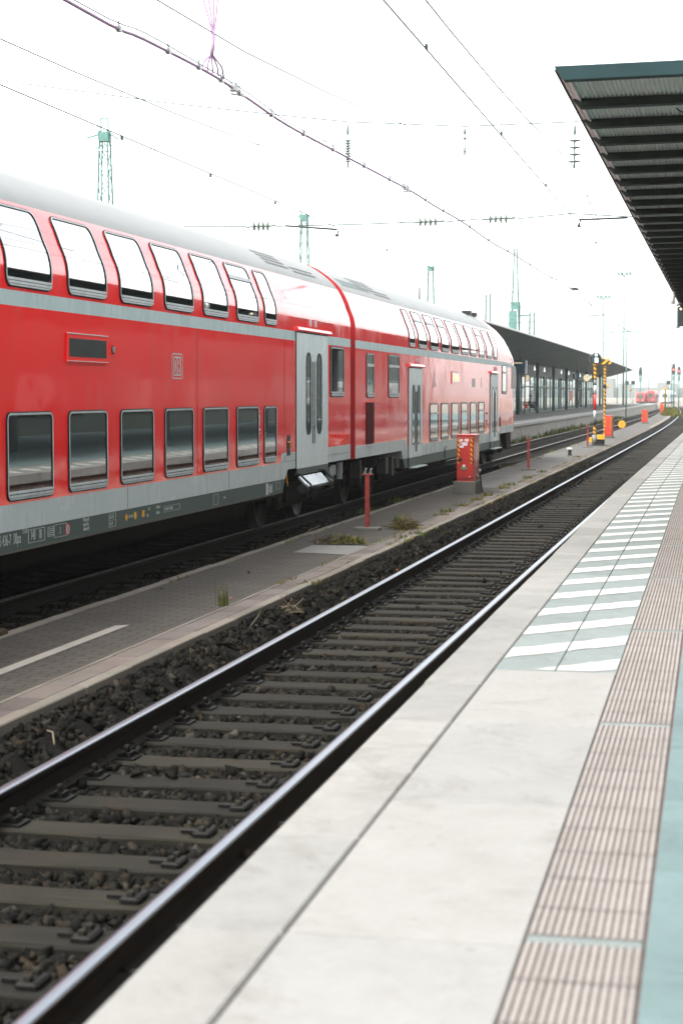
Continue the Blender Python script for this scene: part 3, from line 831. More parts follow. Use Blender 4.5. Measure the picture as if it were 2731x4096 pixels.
# --- the coach in front
coach = thing('passenger_coach', (TX, 18.86, 0), 'long red double-deck coach with two rows of big windows, cut off by the left edge', 'train car', 'coaches of the red train')
def m1(z, y):
    if z > 4.10: return 2
    if 3.02 < z < 3.17: return 1
    if z < 1.09: return 3
    if z < 1.24 and y > 26.94: return 3
    return 0
shell(coach, [(5.6, 1, None), (26.94, 1, None), (32.12, 1, None)], m1, [.97, 1.09, 1.24, 3.02], 1.02)
skirt(coach, [(10.6, .97), (10.75, .83), (27.14, .83), (27.32, .97)], [(10.75, .829), (10.9, .62), (26.97, .62), (27.14, .829)])
mb = MB(); mb.prism([(26.86, 1.092), (26.94, 1.092), (26.94, 1.238), (26.92, 1.238)], XS - .01, XS + .001, 'x'); obj('colour_step', mb, 'silver', coach)
mb = MB(); mb.box(TX - 1.3, TX + 1.3, 10.7, 26.9, .55, .618); mb.box(TX - 1.2, TX + 1.2, 12, 25.5, .42, .55); obj('underframe', mb, 'black', coach)
mb = MB(); mb.box(XS, XS + .006, 10.75, 27.0, .615, .632); obj('edge_strip', mb, 'kerb', coach)
for k in range(-1, 6): window(coach, 16.05 + 1.648 * k, 17.265 + 1.648 * k, 1.115, 1.99, tip=False)
window(coach, 25.82, 26.58, 1.115, 1.985)
for k in range(-1, 6): window(coach, 16.07 + 1.648 * k, 17.285 + 1.648 * k, 3.20, 4.035, .12, tip=(k == 5))
window(coach, 25.87, 26.6, 3.20, 4.03, .12)
door(coach, 27.87, 30.10, .855, 3.155, .96, [(28.45, 28.78, 1.49, 2.85), (29.22, 29.58, 1.49, 2.85)])
window(coach, 30.39, 31.52, 2.11, 3.0, .1)
bogie(coach, 29.05, 1.25)
slots(coach, 27.5, 29.2, 4, 4.24, .17, -.02); slots(coach, 29.2, 30.95, 2, 4.205, .17, 0)
# destination display
mb = MB(); mb.cbox(XS, XS + .018, 17.66, 18.92, 2.49, 2.81, .006, 0)
mb.box(XS + .018, XS + .026, 17.66, 18.92, 2.800, 2.808, 1); mb.box(XS + .018, XS + .026, 17.66, 18.92, 2.51, 2.516, 1)
dp = obj('display_frame', mb, ['red', 'door'], coach)
mb = MB(); mb.box(XS + .018, XS + .021, 17.725, 18.87, 2.558, 2.752, 0)

for i in range(15): mb.box(XS + .021, XS + .0225, 17.74, 18.855, 2.565 + i * .0122, 2.571 + i * .0122, 1)
obj('display_screen', mb, ['display', 'rubber'], dp)
mb = MB(); mb.box(XS, XS + .008, 19.04, 19.18, 2.595, 2.725, 0); mb.lathe(19.11, 2.66, [(.05, XS + .008), (.05, XS + .012), (.035, XS + .009), (.02, XS + .009)], 14, 1, 'x'); mb.box(XS + .01, XS + .03, 19.095, 19.125, 2.63, 2.695, 2)
obj('latch', mb, ['red', 'rubber', 'alu'], coach)
# operator mark: two rounded frames and two letters
def plate(mb, y0, y1, z0, z1, r, o, m):
    rows = rrows(y0, y1, s_of_z(z0), s_of_z(z1), r, 5, 1); pane_mesh(mb, rows, o, m)
def frame_(mb, y0, y1, z0, z1, r, t, o, m):
    A = rrows(y0, y1, s_of_z(z0), s_of_z(z1), r, 5, 1); B = rrows(y0 + t, y1 - t, s_of_z(z0) + t * .75, s_of_z(z1) - t * .75, max(.01, r - t), 5, 1); ring(mb, A, o, B, o, m)
mb = MB(); frame_(mb, 21.31, 21.765, 2.352, 2.675, .05, .022, .003, 0); plate(mb, 21.375, 21.70, 2.392, 2.635, .015, .003, 0)
lg = obj('logo', mb, 'grey_ink', coach)
mb = MB()
def letD(mb, y0, y1, z0, z1, t, o, m):
    rows = 10; P, Q = [], []
    for i in range(rows + 1):
        a = -PI / 2 + PI * i / rows
        P.append((y0 + t + (y1 - y0 - t) * max(0, math.cos(a)) ** .55, (z0 + z1) / 2 + (z1 - z0) / 2 * math.sin(a)))
        Q.append((y0 + t + (y1 - y0 - 2 * t) * max(0, math.cos(a)) ** .55, (z0 + z1) / 2 + ((z1 - z0) / 2 - t * .7) * math.sin(a)))
    for i in range(rows): mb.poly([(XS + o, *P[i]), (XS + o, *P[i + 1]), (XS + o, *Q[i + 1]), (XS + o, *Q[i])], m)
    mb.poly([(XS + o, y0, z0), (XS + o, y0 + t, z0), (XS + o, y0 + t, z1), (XS + o, y0, z1)], m)
letD(mb, 21.41, 21.53, 2.412, 2.615, .032, .006, 0)
letD(mb, 21.555, 21.665, 2.412, 2.52, .03, .006, 0); letD(mb, 21.555, 21.655, 2.507, 2.615, .03, .006, 0)
obj('letters', mb, 'red', lg, fix=False)
UX, UZ = (0, 1, 0), (0, 0, 1)
text('class_number', '2', .36, (XS + .004, 25.46, 1.62), UX, UZ, 'grey_ink', coach, .95)
mb = MB()
for z0 in (1.575, 1.30, 1.25, 1.20, 1.15): mb.box(XS + .001, XS + .004, 25.44, 25.66, z0, z0 + .008)
for i in range(4): mb.box(XS + .001, XS + .004, 25.46, 25.46 + .05 + .04 * i, 1.50 - .03 * i, 1.508 - .03 * i)
mb.box(XS + .001, XS + .004, 25.45, 25.66, 1.90, 1.905); obj('class_marking', mb, 'grey_ink', coach)
mb = MB(); mb.box(XS + .001, XS + .005, 27.25, 27.47, 1.19, 1.51); mb_r = mb
for q in [(yy, yy + .006, 1.1, 3.01) for yy in (15.85, 22.4, 27.1)] + [(27.82, 30.34, 3.385, 3.391), (30.2, 32.1, 1.095, 1.10), (26.95, 27.85, 1.095, 1.10)] + [(yy, yy + .005, .84 if yy < 27 else .98, 1.085) for yy in (19.6, 23.9, 30.2, 31.85)]:
    mb2 = MB(); mb2.box(XS - .001, XS + .0025, *q); obj('panel_seam', mb2, 'steel_dark', coach)
hb = obj("handle_recess", mb_r, 'steel_dark', coach)
mb = MB(); mb.tube([(XS + .01, 27.29, 1.40), (XS + .03, 27.36, 1.405), (XS + .03, 27.39, 1.36), (XS + .02, 27.37, 1.31)], .012, 6); obj('pull_handle', mb, 'orange', hb)
# lettering along the dark lower band
text('coach_number', '50 80 26-75 436-7', .15, (XS + .006, 16.14, .70), UX, UZ, 'white_ink', coach, .62, align='RIGHT')
text('type_name', 'DBpza', .15, (XS + .006, 16.20, .70), UX, UZ, 'white_ink', coach, .46)
text('type_code', '753.0', .075, (XS + .006, 16.42, .785), UX, UZ, 'white_ink', coach, .8)
text('speed_marking', '140', .15, (XS + .006, 16.64, .70), UX, UZ, 'white_ink', coach, .55)
text('region_code', '08', .14, (XS + .006, 16.86, .70), UX, UZ, 'white_ink', coach, .52)
mb = MB()
def fr(y0, y1, z0, z1, t=.006):
    for a in ((y0, y1, z0, z0 + t * .7), (y0, y1, z1 - t * .7, z1), (y0, y0 + t, z0, z1), (y1 - t, y1, z0, z1)): mb.box(XS + .002, XS + .006, *a)
fr(16.58, 17.02, .675, .81, .007); fr(17.10, 17.26, .70, .80); fr(17.28, 17.62, .675, .81)
for i in range(4): mb.box(XS + .002, XS + .006, 17.12, 17.24, .715 + i * .02, .722 + i * .02)
fr(18.95, 19.18, .66, .815); mb.box(XS + .002, XS + .006, 18.95, 19.18, .735, .74)
fr(20.96, 21.60, .70, .775); fr(23.12, 23.36, .66, .80); fr(26.55, 26.8, .69, .80)
obj('lettering_frames', mb, 'white_ink', coach)
text('inspection_box', '3', .10, (XS + .006, 17.42, .71), UX, UZ, 'white_ink', coach, .8)
for i, t_ in enumerate(('DB Regio AG', 'Region Mitte', 'Frankfurt (M)')): text('owner_lettering', t_, .055, (XS + .006, 18.12, .785 - i * .05), UX, UZ, 'white_ink', coach, .62)
text('brake_lettering', '47t 57t', .06, (XS + .006, 18.97, .755), UX, UZ, 'white_ink', coach, .8); text('brake_lettering', '13t P', .06, (XS + .006, 18.97, .68), UX, UZ, 'white_ink', coach, .8)
text('brake_lettering', 'KE-PR-A', .055, (XS + .006, 19.62, .72), UX, UZ, 'white_ink', coach, .8)
text('weight_lettering', 'R 56', .05, (XS + .006, 20.34, .765), UX, UZ, 'white_ink', coach, .7); text('weight_lettering', 'P 86', .05, (XS + .006, 20.28, .69), UX, UZ, 'white_ink', coach, .7)
text('length_lettering', '> 20,00m <', .055, (XS + .006, 20.62, .765), UX, UZ, 'white_ink', coach, .75); text('length_lettering', '- 26,80m -', .055, (XS + .006, 20.62, .70), UX, UZ, 'white_ink', coach, .75)
text('revision_lettering', 'Rev MW 1 25.04.03', .055, (XS + .006, 21.0, .72), UX, UZ, 'white_ink', coach, .68)
text('small_lettering', 'Bloch', .045, (XS + .006, 23.62, .72), UX, UZ, 'sticker', coach, .9)
mb = MB(); mb.lathe(17.66, .737, [(.062, XS + .002), (.062, XS + .006)], 20, 0, 'x'); mb.lathe(17.66, .737, [(.046, XS + .006), (.046, XS + .008)], 20, 1, 'x'); mb.box(XS + .008, XS + .010, 17.65, 17.67, .705, .77, 2); obj('round_sign', mb, ['sig_red', 'sticker', 'steel_dark'], coach)
mb = MB()
mb.prism([(19.50, .735), (19.55, .69), (19.60, .735), (19.55, .78)], XS + .002, XS + .006, 'x'); mb.lathe(19.86, .735, [(.045, XS + .002), (.045, XS + .006)], 14, 0, 'x'); mb.box(XS + .002, XS + .006, 20.11, 20.2, .70, .78, 0)
obj('yellow_marking', mb, 'yellow', coach)
mb = MB(); mb.box(XS + .002, XS + .006, 25.95, 26.06, .64, .81, 0)
for yy in (26.16, 26.27): mb.box(XS + .002, XS + .006, yy - .03, yy + .03, .70, .76, 0); mb.box(XS + .002, XS + .006, yy - .03, yy - .006, .66, .70, 0); mb.box(XS + .002, XS + .006, yy + .006, yy + .03, .66, .70, 0); mb.lathe(yy, .775, [(.014, XS + .002), (.014, XS + .006)], 10, 0, 'x')
obj('pictogram', mb, 'sticker', coach)
# folding step under the door
mb = MB(); mb.prism([(XS + .03, .83), (XS + .17, .67), (XS + .15, .65), (XS + .01, .81)], 27.95, 29.55, 'y', 0)
for i in range(5): mb.box(XS + .02, XS + .05, 28.15 + i * .3, 28.18 + i * .3, .80, .815, 1)
st = obj('folding_step', mb, ['step', 'steel_dark'], coach)
mb = MB(); mb.lathe(XS + .13, .64, [(.075, 27.72), (.075, 27.93), (.05, 27.94)], 14, 0, 'y'); mb.lathe(XS + .13, .64, [(.05, 29.56), (.08, 29.6), (.08, 29.78), (.06, 29.8)], 14, 0, 'y'); mb.tube([(XS + .15, 27.9, .635), (XS + .15, 29.7, .635)], .022, 8); obj('step_roller', mb, 'steel_dark', st)
for yy in (27.75, 29.5):
    mb = MB(); mb.tube([(XS + .02, yy - .08, .88), (XS + .10, yy - .05, .88), (XS + .22, yy + .22, .70), (XS + .22, yy + .24, .62), (XS + .14, yy + .2, .57)], .018, 7); obj('step_arm', mb, 'steel_dark', st)
mb = MB()
for yy, z0, z1, ww in ((30.6, .55, .86, .12), (30.95, .72, .9, .08), (31.5, .62, .92, .1)): mb.box(XS - .12, XS - .04, yy, yy + ww, z0, z1)
for yy in (30.55, 30.75): mb.tube([(XS - .03, yy, .5), (XS - .03, yy, .9)], .012, 6)
mb.tube([(XS - .05, 27.42, .95), (XS - .03, 27.4, .75), (XS - .03, 27.44, .70)], .012, 6, 1)
obj('air_hose', mb, ['alu', 'orange'], coach)
mb = MB(); mb.box(TX - .8, TX + .8, 32.12, 32.55, 1.05, 3.9, 0); obj('gangway_bellows', mb, 'red_dark', coach)
mb = MB(); mb.box(TX - .15, TX + .15, 31.7, 32.6, .9, 1.04); 
for s in (-.88, .88): mb.lathe(TX + s, 1.0, [(.07, 31.7), (.07, 32.25), (.2, 32.26), (.2, 32.3)], 14, 0, 'y')
obj('coupler', mb, 'black', coach)

# --- the driving trailer behind it
dt = thing('driving_trailer', (TX, 45.5, 0), 'red double-deck end car with rounded nose, coupled beyond the first coach', 'train car', 'coaches of the red train')
def m2(z, y):
    if z > 4.10 and y < 54.5: return 2
    if 3.02 < z < 3.17: return 1
    if z < 1.03: return 3
    if z < 1.19 and (y < 38 or y > 54.1): return 3
    return 0
nose = [(32.55, 1, None), (38.02, 1, None), (54.1, 1, None), (55.0, 1, 4.65), (56.0, 1, 4.58), (56.8, 1, 4.46), (57.4, .997, 4.28), (57.9, .985, 4.05), (58.25, .965, 3.8), (58.5, .94, 3.52), (58.68, .905, 3.3), (58.8, .86, 3.12)]
shell(dt, nose, m2, [.955, 1.03, 1.19, 3.02], 1.0)
skirt(dt, [(37.42, .955), (37.58, .77), (54.22, .77), (54.1, .955)], [(37.58, .769), (37.79, .56), (54.36, .56), (54.22, .769)])
mb = MB(); mb.box(TX - 1.3, TX + 1.3, 37.9, 54.2, .5, .558); obj('underframe', mb, 'black', dt)
for a, b, t in ((41.08, 42.32, 1), (42.75, 43.98, 0), (44.44, 45.67, 0), (46.08, 47.32, 1), (47.77, 49.0, 0), (49.42, 50.6, 1)): window(dt, a, b, 1.045, 1.95, tip=bool(t))
for i, (a, b) in enumerate(((38.28, 39.0), (39.46, 40.62), (41.1, 42.3), (42.77, 43.98), (44.38, 45.67), (46.08, 47.42), (47.72, 48.99), (49.44, 50.63), (51.07, 52.31), (52.68, 53.53))): window(dt, a, b, 3.19, 4.035, .12, tip=(i in (1, 2, 3, 7)))
window(dt, 33.58, 34.31, 2.09, 2.955, tip=True); window(dt, 35.85, 37.06, 2.09, 2.98, tip=True)
door(dt, 38.23, 39.87, .575, 2.735, .77, [(38.55, 38.85, 1.04, 2.37), (39.22, 39.52, 1.04, 2.37)])
door(dt, 51.92, 53.56, .575, 2.745, .77, [(52.22, 52.52, 1.04, 2.37), (52.92, 53.22, 1.04, 2.37)])
window(dt, 54.72, 55.88, 2.17, 3.07, tip=True)
mb = MB(); mb.prism([(57.2, 2.34), (58.45, 2.34), (58.55, 2.75), (58.3, 3.06), (57.2, 3.08)], XS - .2, XS + .004, 'x'); obj('cab_window', mb, 'cab_glass', dt)
mb = MB(); mb.prism([(TX - 1.0, 2.05), (TX + 1.0, 2.05), (TX + 1.1, 2.9), (TX - 1.1, 2.9)], 58.79, 58.815, 'y'); obj('windscreen', mb, 'cab_glass', dt)
mb = MB(); mb.box(XS + .001, XS + .012, 33.55, 34.31, 1.19, 2.0, 0)
for i in range(14): mb.box(XS + .012, XS + .022, 33.58 + i * .052, 33.605 + i * .052, 1.21, 1.98, 0)
mb.box(XS + .001, XS + .02, 33.53, 34.33, 1.165, 1.188, 1); mb.box(XS + .001, XS + .03, 33.53, 34.33, 2.0, 2.02, 2)
obj('side_grille', mb, ['grille', 'door', 'red'], dt)
mb = MB(); mb.cbox(XS, XS + .016, 44.40, 45.70, 2.42, 2.74, .006, 0); mb.box(XS + .016, XS + .024, 44.40, 45.70, 2.725, 2.735, 1); dp = obj('display_frame', mb, ['red', 'sticker'], dt)
mb = MB(); mb.box(XS + .016, XS + .019, 44.46, 45.64, 2.48, 2.69, 0); sc_ = obj('display_screen', mb, 'display', dp)
mb = MB(); r_ = random.Random(9)
for i in range(4):
    y = 44.5
    while y < 45.5:
        w_ = r_.uniform(.06, .3); mb.box(XS + .0195, XS + .0205, y, min(y + w_, 45.6), 2.495 + i * .048, 2.515 + i * .048); y += w_ + .06
obj('display_text', mb, 'led', dp)
def pict(y0, y1, z0, z1, seed):
    mb = MB(); r_ = random.Random(seed); ym = (y0 + y1) / 2; w_ = (y1 - y0) / 2; h = z1 - z0
    mb.lathe(ym - w_ * .1, z1 - h * .12, [(h * .09, XS + .002), (h * .09, XS + .005)], 10, 0, 'x')
    mb.prism([(ym - w_ * .45, z0 + h * .35), (ym + w_ * .3, z0 + h * .35), (ym + w_ * .2, z0 + h * .75), (ym - w_ * .35, z0 + h * .75)], XS + .002, XS + .005, 'x')
    for k in (-1, 1): mb.prism([(ym + k * w_ * .55 - w_ * .22, z0), (ym + k * w_ * .55 + w_ * .22, z0), (ym + k * w_ * .3 + w_ * .1, z0 + h * .34), (ym + k * w_ * .3 - w_ * .16, z0 + h * .34)], XS + .002, XS + .005, 'x')
    obj('pictogram', mb, 'sticker', dt)
pict(41.45, 42.1, 2.34, 2.7, 1)
mb = MB(); mb.box(XS + .002, XS + .005, 48.15, 48.72, 2.36, 2.59); obj('logo', mb, 'grey_ink', dt)
text('class_number', '1', .34, (XS + .004, 49.85, 2.36), UX, UZ, 'grey_ink', dt, 1.6)
mb = MB(); mb.box(XS + .001, XS + .02, 54.26, 54.33, 1.17, 1.47, 0); mb.box(XS + .001, XS + .02, 51.1, 51.22, 1.58, 1.64, 0); mb.box(XS + .001, XS + .02, 51.1, 51.2, 1.36, 1.42, 0); obj('handle', mb, ['steel_dark'], dt)
mb = MB(); mb.box(XS + .001, XS + .06, 43.3, 43.55, .82, .90, 0); mb.box(XS + .001, XS + .02, 43.3, 43.36, .6, .82, 1); obj('step_bracket', mb, ['step', 'steel_dark'], dt)
mb = MB(); mb.cbox(XS + .001, XS + .16, 38.3, 39.8, .545, .57, .005); obj('door_step', mb, 'silver', dt)
mb = MB(); mb.cbox(XS + .001, XS + .16, 52.0, 53.5, .545, .57, .005); obj('door_step', mb, 'silver', dt)
mb = MB(); s0 = s_of_z(4.22)
P = [(*side(s0, .004), 33.1), (*side(s0, .004), 36.0), (*side(s0 + .2, .004), 34.9), (*side(s0 + .2, .004), 33.0)]
mb.poly([(x, y, z) for x, z, y in P]); obj('roof_panel', mb, 'skirt', dt, fix=False)
slots(dt, 34.9, 37.0, 4, 4.27, .2, -.05); slots(dt, 36.2, 38.1, 2, 4.2, .2, 0)
mb = MB()
for yy in (52.2, 53.4): mb.box(TX + .5, TX + .75, yy, yy + .35, 4.5, 4.62)
mb.tube([(TX + .3, 46, 4.62), (TX + .3, 46, 4.95)], .02, 6); obj('roof_antenna', mb, 'steel_dark', dt)
bogie(dt, 35.5, 1.25); bogie(dt, 55.75, 1.0)
mb = MB()
for yy, z0, z1, ww in ((33.3, .55, .9, .15), (36.6, .45, .85, .25), (37.1, .6, .8, .4), (35.9, .52, .86, .34)):
    mb = MB(); mb.cbox(XS - .25, XS - .06, yy, yy + ww, z0, z1, .015); obj('equipment_box', mb, 'steel_dark', dt)
mb = MB(); mb.prism([(57.2, .95), (58.7, .9), (58.65, .35), (57.6, .4)], TX - 1.2, TX + 1.2, 'x')
for s in (-.88, .88): mb.lathe(TX + s, 1.0, [(.07, 58.7), (.07, 59.2), (.2, 59.22), (.2, 59.26)], 14, 0, 'y')
obj('front_apron', mb, 'black', dt)

# ------------------------------------------------------------------ near platform canopy
CX = -1.29
cp = thing('platform_canopy', (3.2, 40, PT), 'dark canopy with cross beams and corrugated ceiling over the near platform', 'canopy')
def arch(x): return .035 * (1 - ((x - 3.2) / 4.5) ** 2)
xa = list(np.linspace(-1.18, 8, 14))
mb = MB(); y0, y1 = 13.68, 95
pitch = .036; x = -1.25; P = []
while x < 7.9:
    for dx, dz in ((0, 0), (pitch * .3, 0), (pitch * .5, .02), (pitch * .8, .02)): P.append((x + dx, 4.565 + arch(x) + dz))
    x += pitch
n = len(P)
for (x, z) in P: mb.v.append((x, y0, z))
for (x, z) in P: mb.v.append((x, y1, z))
for i in range(n - 1): mb.face((i, i + 1, n + i + 1, n + i), 0)
obj('ceiling_sheet', mb, 'corr', cp, fix=False)
mb = MB(); mb.prism([(-1.27, 4.590)] + [(x, 4.590 + arch(x)) for x in xa] + [(x, 4.608 + arch(x)) for x in reversed(xa)] + [(-1.27, 4.605)], 13.645, 95.1, 'y'); obj('roof_cover', mb, 'panel', cp)
mb = MB(); mb.prism([(-1.308, 4.60), (-1.285, 4.59), (-1.275, 4.612), (-1.30, 4.616)], 13.645, 95.1, 'y', 0); obj('edge_profile', mb, 'canopy_steel', cp)
mb = MB(); mb.prism([(-1.284, 4.594), (-1.195, 4.54), (-1.19, 4.552), (-1.25, 4.60)], 13.66, 95.0, 'y'); obj('edge_flashing', mb, 'trim', cp)
mb = MB(); xx = [-1.30] + xa; up = [(x, 4.612 + arch(max(x, -1.2)) * .8) for x in xx]; lo = [(-1.225, 4.507 + arch(-1.2))] + [(x, 4.507 + arch(x)) for x in xa[1:]]
mb.prism(up + list(reversed(lo)), 13.52, 13.64, 'y'); obj('fascia_beam', mb, 'fascia', cp)
def beam_mb(y):
    mb = MB(); up = [(-1.27, 4.563)] + [(x, 4.563 + arch(x)) for x in xa]; lo = [(-1.20, 4.492 + arch(-1.2))] + [(x, 4.492 + arch(x)) for x in xa[1:]]
    mb.prism(up + list(reversed(lo)), y, y + .12, 'y'); return mb
b0 = obj('beam', beam_mb(14.74), 'canopy_steel', cp)
for k in range(1, 72):
    c = b0.copy(); C.objects.link(c); c.location.y = b0.location.y + 1.105 * k
for k in range(7):
    mb = MB(); y = 16 + 12 * k; mb.tube([(3.2, y, PT), (3.2, y, 4.5)], .14, 14); mb._bar((1.2, y, 4.4), (5.2, y, 4.4), .16, .2, 0); obj('column', mb, 'panel', cp)
mb = MB()
for y in (15.3, 20.8, 26.3): mb.tube([(-.45, y, 4.55), (-.40, y, 4.515), (-.3, y + .01, 4.53), (-.2, y, 4.505), (-.1, y, 4.53), (-.02, y, 4.56)], .006, 5)
obj('ceiling_cable', mb, 'steel_dark', cp)
sg = thing('hanging_sign_box', (-.7, 46, 3.87), 'dark box with one small warm lamp hanging under the near canopy', 'sign')
mb = MB(); mb.cbox(-1.26, -.2, 45.95, 46.2, 3.88, 4.38, .03); obj('case', mb, 'sig_back', sg)
mb = MB(); mb.tube([(-1.28, 46.05, 4.40), (-1.22, 46.05, 4.44), (-1.0, 46.05, 4.45)], .03, 8); mb.tube([(-1.27, 46.0, 3.87), (-1.2, 45.97, 3.86)], .03, 8); obj('bracket', mb, 'sig_grey', sg)
mb = MB(); mb.lathe(-1.165, 4.31, [(.035, 45.95), (.03, 45.93), (.01, 45.92)], 12, 0, 'y'); obj('lamp', mb, 'clock', sg)
mb = MB(); mb.tube([(-1.235, 41.5, 4.50), (-1.235, 41.5, 4.22)], .045, 8); tag(obj('downpipe', mb, 'trim', loc=(-1.235, 41.5, 4.2)), 'pale pipe stub hanging from the edge of the near canopy, above the sign box', 'pipe')

# out-of-view building added across the near platform to darken the train's reflections
sb = thing('added_dark_building', (13, 50, 0), 'dark building added out of view across the near platform to darken the train windows', 'building')
mb = MB(); mb.box(11.5, 16, -30, 150, -.4, 7.5); obj('wall', mb, 'canopy_steel', sb)
for k in range(16):
    mb = MB(); mb.box(11.44, 11.5, -20 + k * 10, -13 + k * 10, 1.4, 3.2); f = obj('window', mb, 'mull', sb)
    mb = MB(); mb.box(11.42, 11.438, -19.8 + k * 10, -13.2 + k * 10, 1.6, 3.0); obj('pane', mb, 'glass', f)

# ------------------------------------------------------------------ far platform: canopy, glazed halls and furniture
fc = thing('far_canopy', (-15, 150, .76), 'long grey canopy with upswept edges over the far platform behind the train', 'canopy')
mb = MB()
ysc = [20, 60, 85, 110, 140, 170, 200, 225, 245]
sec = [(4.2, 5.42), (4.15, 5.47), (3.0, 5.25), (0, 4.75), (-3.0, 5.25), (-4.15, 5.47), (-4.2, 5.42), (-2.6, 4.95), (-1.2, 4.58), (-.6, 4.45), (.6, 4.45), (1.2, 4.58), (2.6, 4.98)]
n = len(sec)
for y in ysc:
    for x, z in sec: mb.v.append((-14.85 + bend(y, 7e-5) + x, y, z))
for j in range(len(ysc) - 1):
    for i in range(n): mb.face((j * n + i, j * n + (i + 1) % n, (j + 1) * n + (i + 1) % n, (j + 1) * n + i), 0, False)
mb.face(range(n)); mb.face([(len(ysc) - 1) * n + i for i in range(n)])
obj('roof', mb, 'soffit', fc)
mb = MB()
for a, b in zip(ysc[:-1], ysc[1:]):
    A, B = -14.85 + 4.2 + bend(a, 7e-5), -14.85 + 4.2 + bend(b, 7e-5)
    mb.poly([(A + .01, a, 5.41), (B + .01, b, 5.41), (B + .01, b, 5.49), (A + .01, a, 5.49)]); mb.poly([(A + .01, a, 5.49), (B + .01, b, 5.49), (B - .1, b, 5.50), (A - .1, a, 5.50)]); mb.poly([(A + .01, a, 5.41), (B + .01, b, 5.41), (B - .06, b, 5.405), (A - .06, a, 5.405)])
obj('roof_edge', mb, 'trim', fc, fix=False)
for k in range(16):
    y = 24 + 14 * k
    if y > 240: break
    mb = MB(); x = -14.85 + bend(y, 7e-5); mb.tube([(x + .9, y, .76), (x + .9, y, 4.5)], .13, 10); obj('column', mb, 'mull', fc)
r_ = random.Random(21)
for hi, (ya, yb) in enumerate(((90, 128), (132, 170), (174, 212))):
    xm = -14.85 + bend((ya + yb) / 2, 7e-5); x0, x1 = xm - 1.5, xm + .55
    hl = thing('glazed_hall', (xm, ya, .76), ['glazed waiting hall right behind the train nose, with a bench in front', 'middle one of the three glazed waiting halls on the far platform', 'glazed waiting hall at the far end of the far platform'][hi], 'shelter', 'glazed halls on the far platform')
    mb = MB(); mb.box(x0, x1, ya, yb, 3.66, 4.44); mb.box(x0 - .02, x1 + .02, ya - .02, yb + .02, 3.60, 3.66); obj('fascia_band', mb, 'panel', hl)
    mb = MB(); y = ya; pan = []
    while y < yb - .01:
        ww = r_.choice((1.3, 2.2, 3.4, 4.2)); 
        mb.box(x1 - .1, x1, y, y + r_.choice((.08, .10, .2)), .76, 3.6)
        if r_.random() < .3: mb.box(x0, x0 + .1, y, y + .1, .76, 3.6)
        pan.append((y, min(y + ww, yb))); y += ww
    for x in (x0, x1 - .1):
        for z in (.76, 2.7): mb.box(x + .02, x + .08, ya, yb, z, z + .09)
    obj('frame', mb, 'mull', hl)
    for (a, b) in pan:
        q = r_.random()
        mb = MB(); mb.box(x1 - .06, x1 - .045, a + .12, b, .85, 3.6); obj('pane', mb, 'clear' if q < .9 else 'glass', hl)
        if r_.random() < .25 and b - a > 1: 
            mb = MB(); mb.box(x1 - .04, x1 - .03, a + .2, b - .15, 1.5, 2.5); obj('notice', mb, r_.choice(['sticker', 'sign_blue', 'cab_red2', 'sticker']), hl)
    for k in range(5):
        mb = MB(); mb.lathe(x1 + .25, ya + 4 + k * 7.5, [(.05, 3.98), (.055, 4.02), (.04, 4.08), (.02, 4.3)], 10, 0, 'z'); obj('spotlight', mb, 'lens', hl)
bd = thing('departure_board', (-12.8, 110, 3.4), 'dark blue departure board hanging beside the train nose', 'sign')
mb = MB(); mb.cbox(-13.5, -12.22, 109.8, 110.0, 3.42, 4.22, .02); obj('case', mb, 'sign_blue', bd)
mb = MB(); mb.box(-13.4, -12.36, 109.79, 109.80, 4.06, 4.11); obj('text_line', mb, 'clock', bd)
mb = MB(); mb.box(-12.2, -12.1, 109.8, 110.2, 3.42, 4.24); obj('side_panel', mb, 'sticker', bd)
for x in (-13.3, -12.5):
    mb = MB(); mb.tube([(x, 109.9, 4.2), (x, 109.9, 5.0)], .03, 6); obj('hanger', mb, 'mull', bd)
es = thing('platform_sign', (-12.0, 146, 3.4), 'square blue sign with a white letter E under the far canopy', 'sign')
mb = MB(); mb.cbox(-12.30, -11.75, 145.9, 146.05, 3.44, 3.86, .01); obj('panel', mb, 'sign_blue', es)
text('letter', 'E', .46, (-12.16, 145.89, 3.49), (1, 0, 0), (0, 0, 1), 'sticker', es, 1.1)
mb = MB(); mb.tube([(-12.0, 146, 3.86), (-12.0, 146, 5.1)], .025, 6); obj('hanger', mb, 'mull', es)
ck = thing('platform_clock', (-12, 157, 3.6), 'round pale yellow clock face hanging under the far canopy', 'clock')
mb = MB(); mb.lathe(-12.0, 3.6, [(.31, 157.0), (.33, 157.02), (.33, 157.16), (.31, 157.18)], 28, 0, 'y'); obj('case', mb, 'sig_grey', ck)
mb = MB(); mb.lathe(-12.0, 3.6, [(.30, 156.99), (.29, 156.985)], 28, 0, 'y'); obj('face', mb, 'clock', ck)
mb = MB(); mb.box(-12.012, -11.988, 156.975, 156.98, 3.58, 3.82); mb.box(-12.0, -11.86, 156.975, 156.98, 3.59, 3.61); obj('hands', mb, 'blk', ck)
mb = MB(); mb.tube([(-12, 157.1, 3.9), (-12, 157.1, 5.1)], .03, 6); obj('hanger', mb, 'mull', ck)
bn = thing('bench', (-13.9, 128, .76), 'dark bench on the far platform with a person sitting on it', 'bench')
mb = MB()
for i in range(5): mb.box(-14.4, -13.25, 127.8 + i * .095, 127.88 + i * .095, 1.14, 1.175)
obj('seat', mb, 'mull', bn)
mb = MB()
for i in range(3): mb.box(-14.4, -13.25, 128.3, 128.33, 1.3 + i * .12, 1.39 + i * .12)
obj('backrest', mb, 'mull', bn)
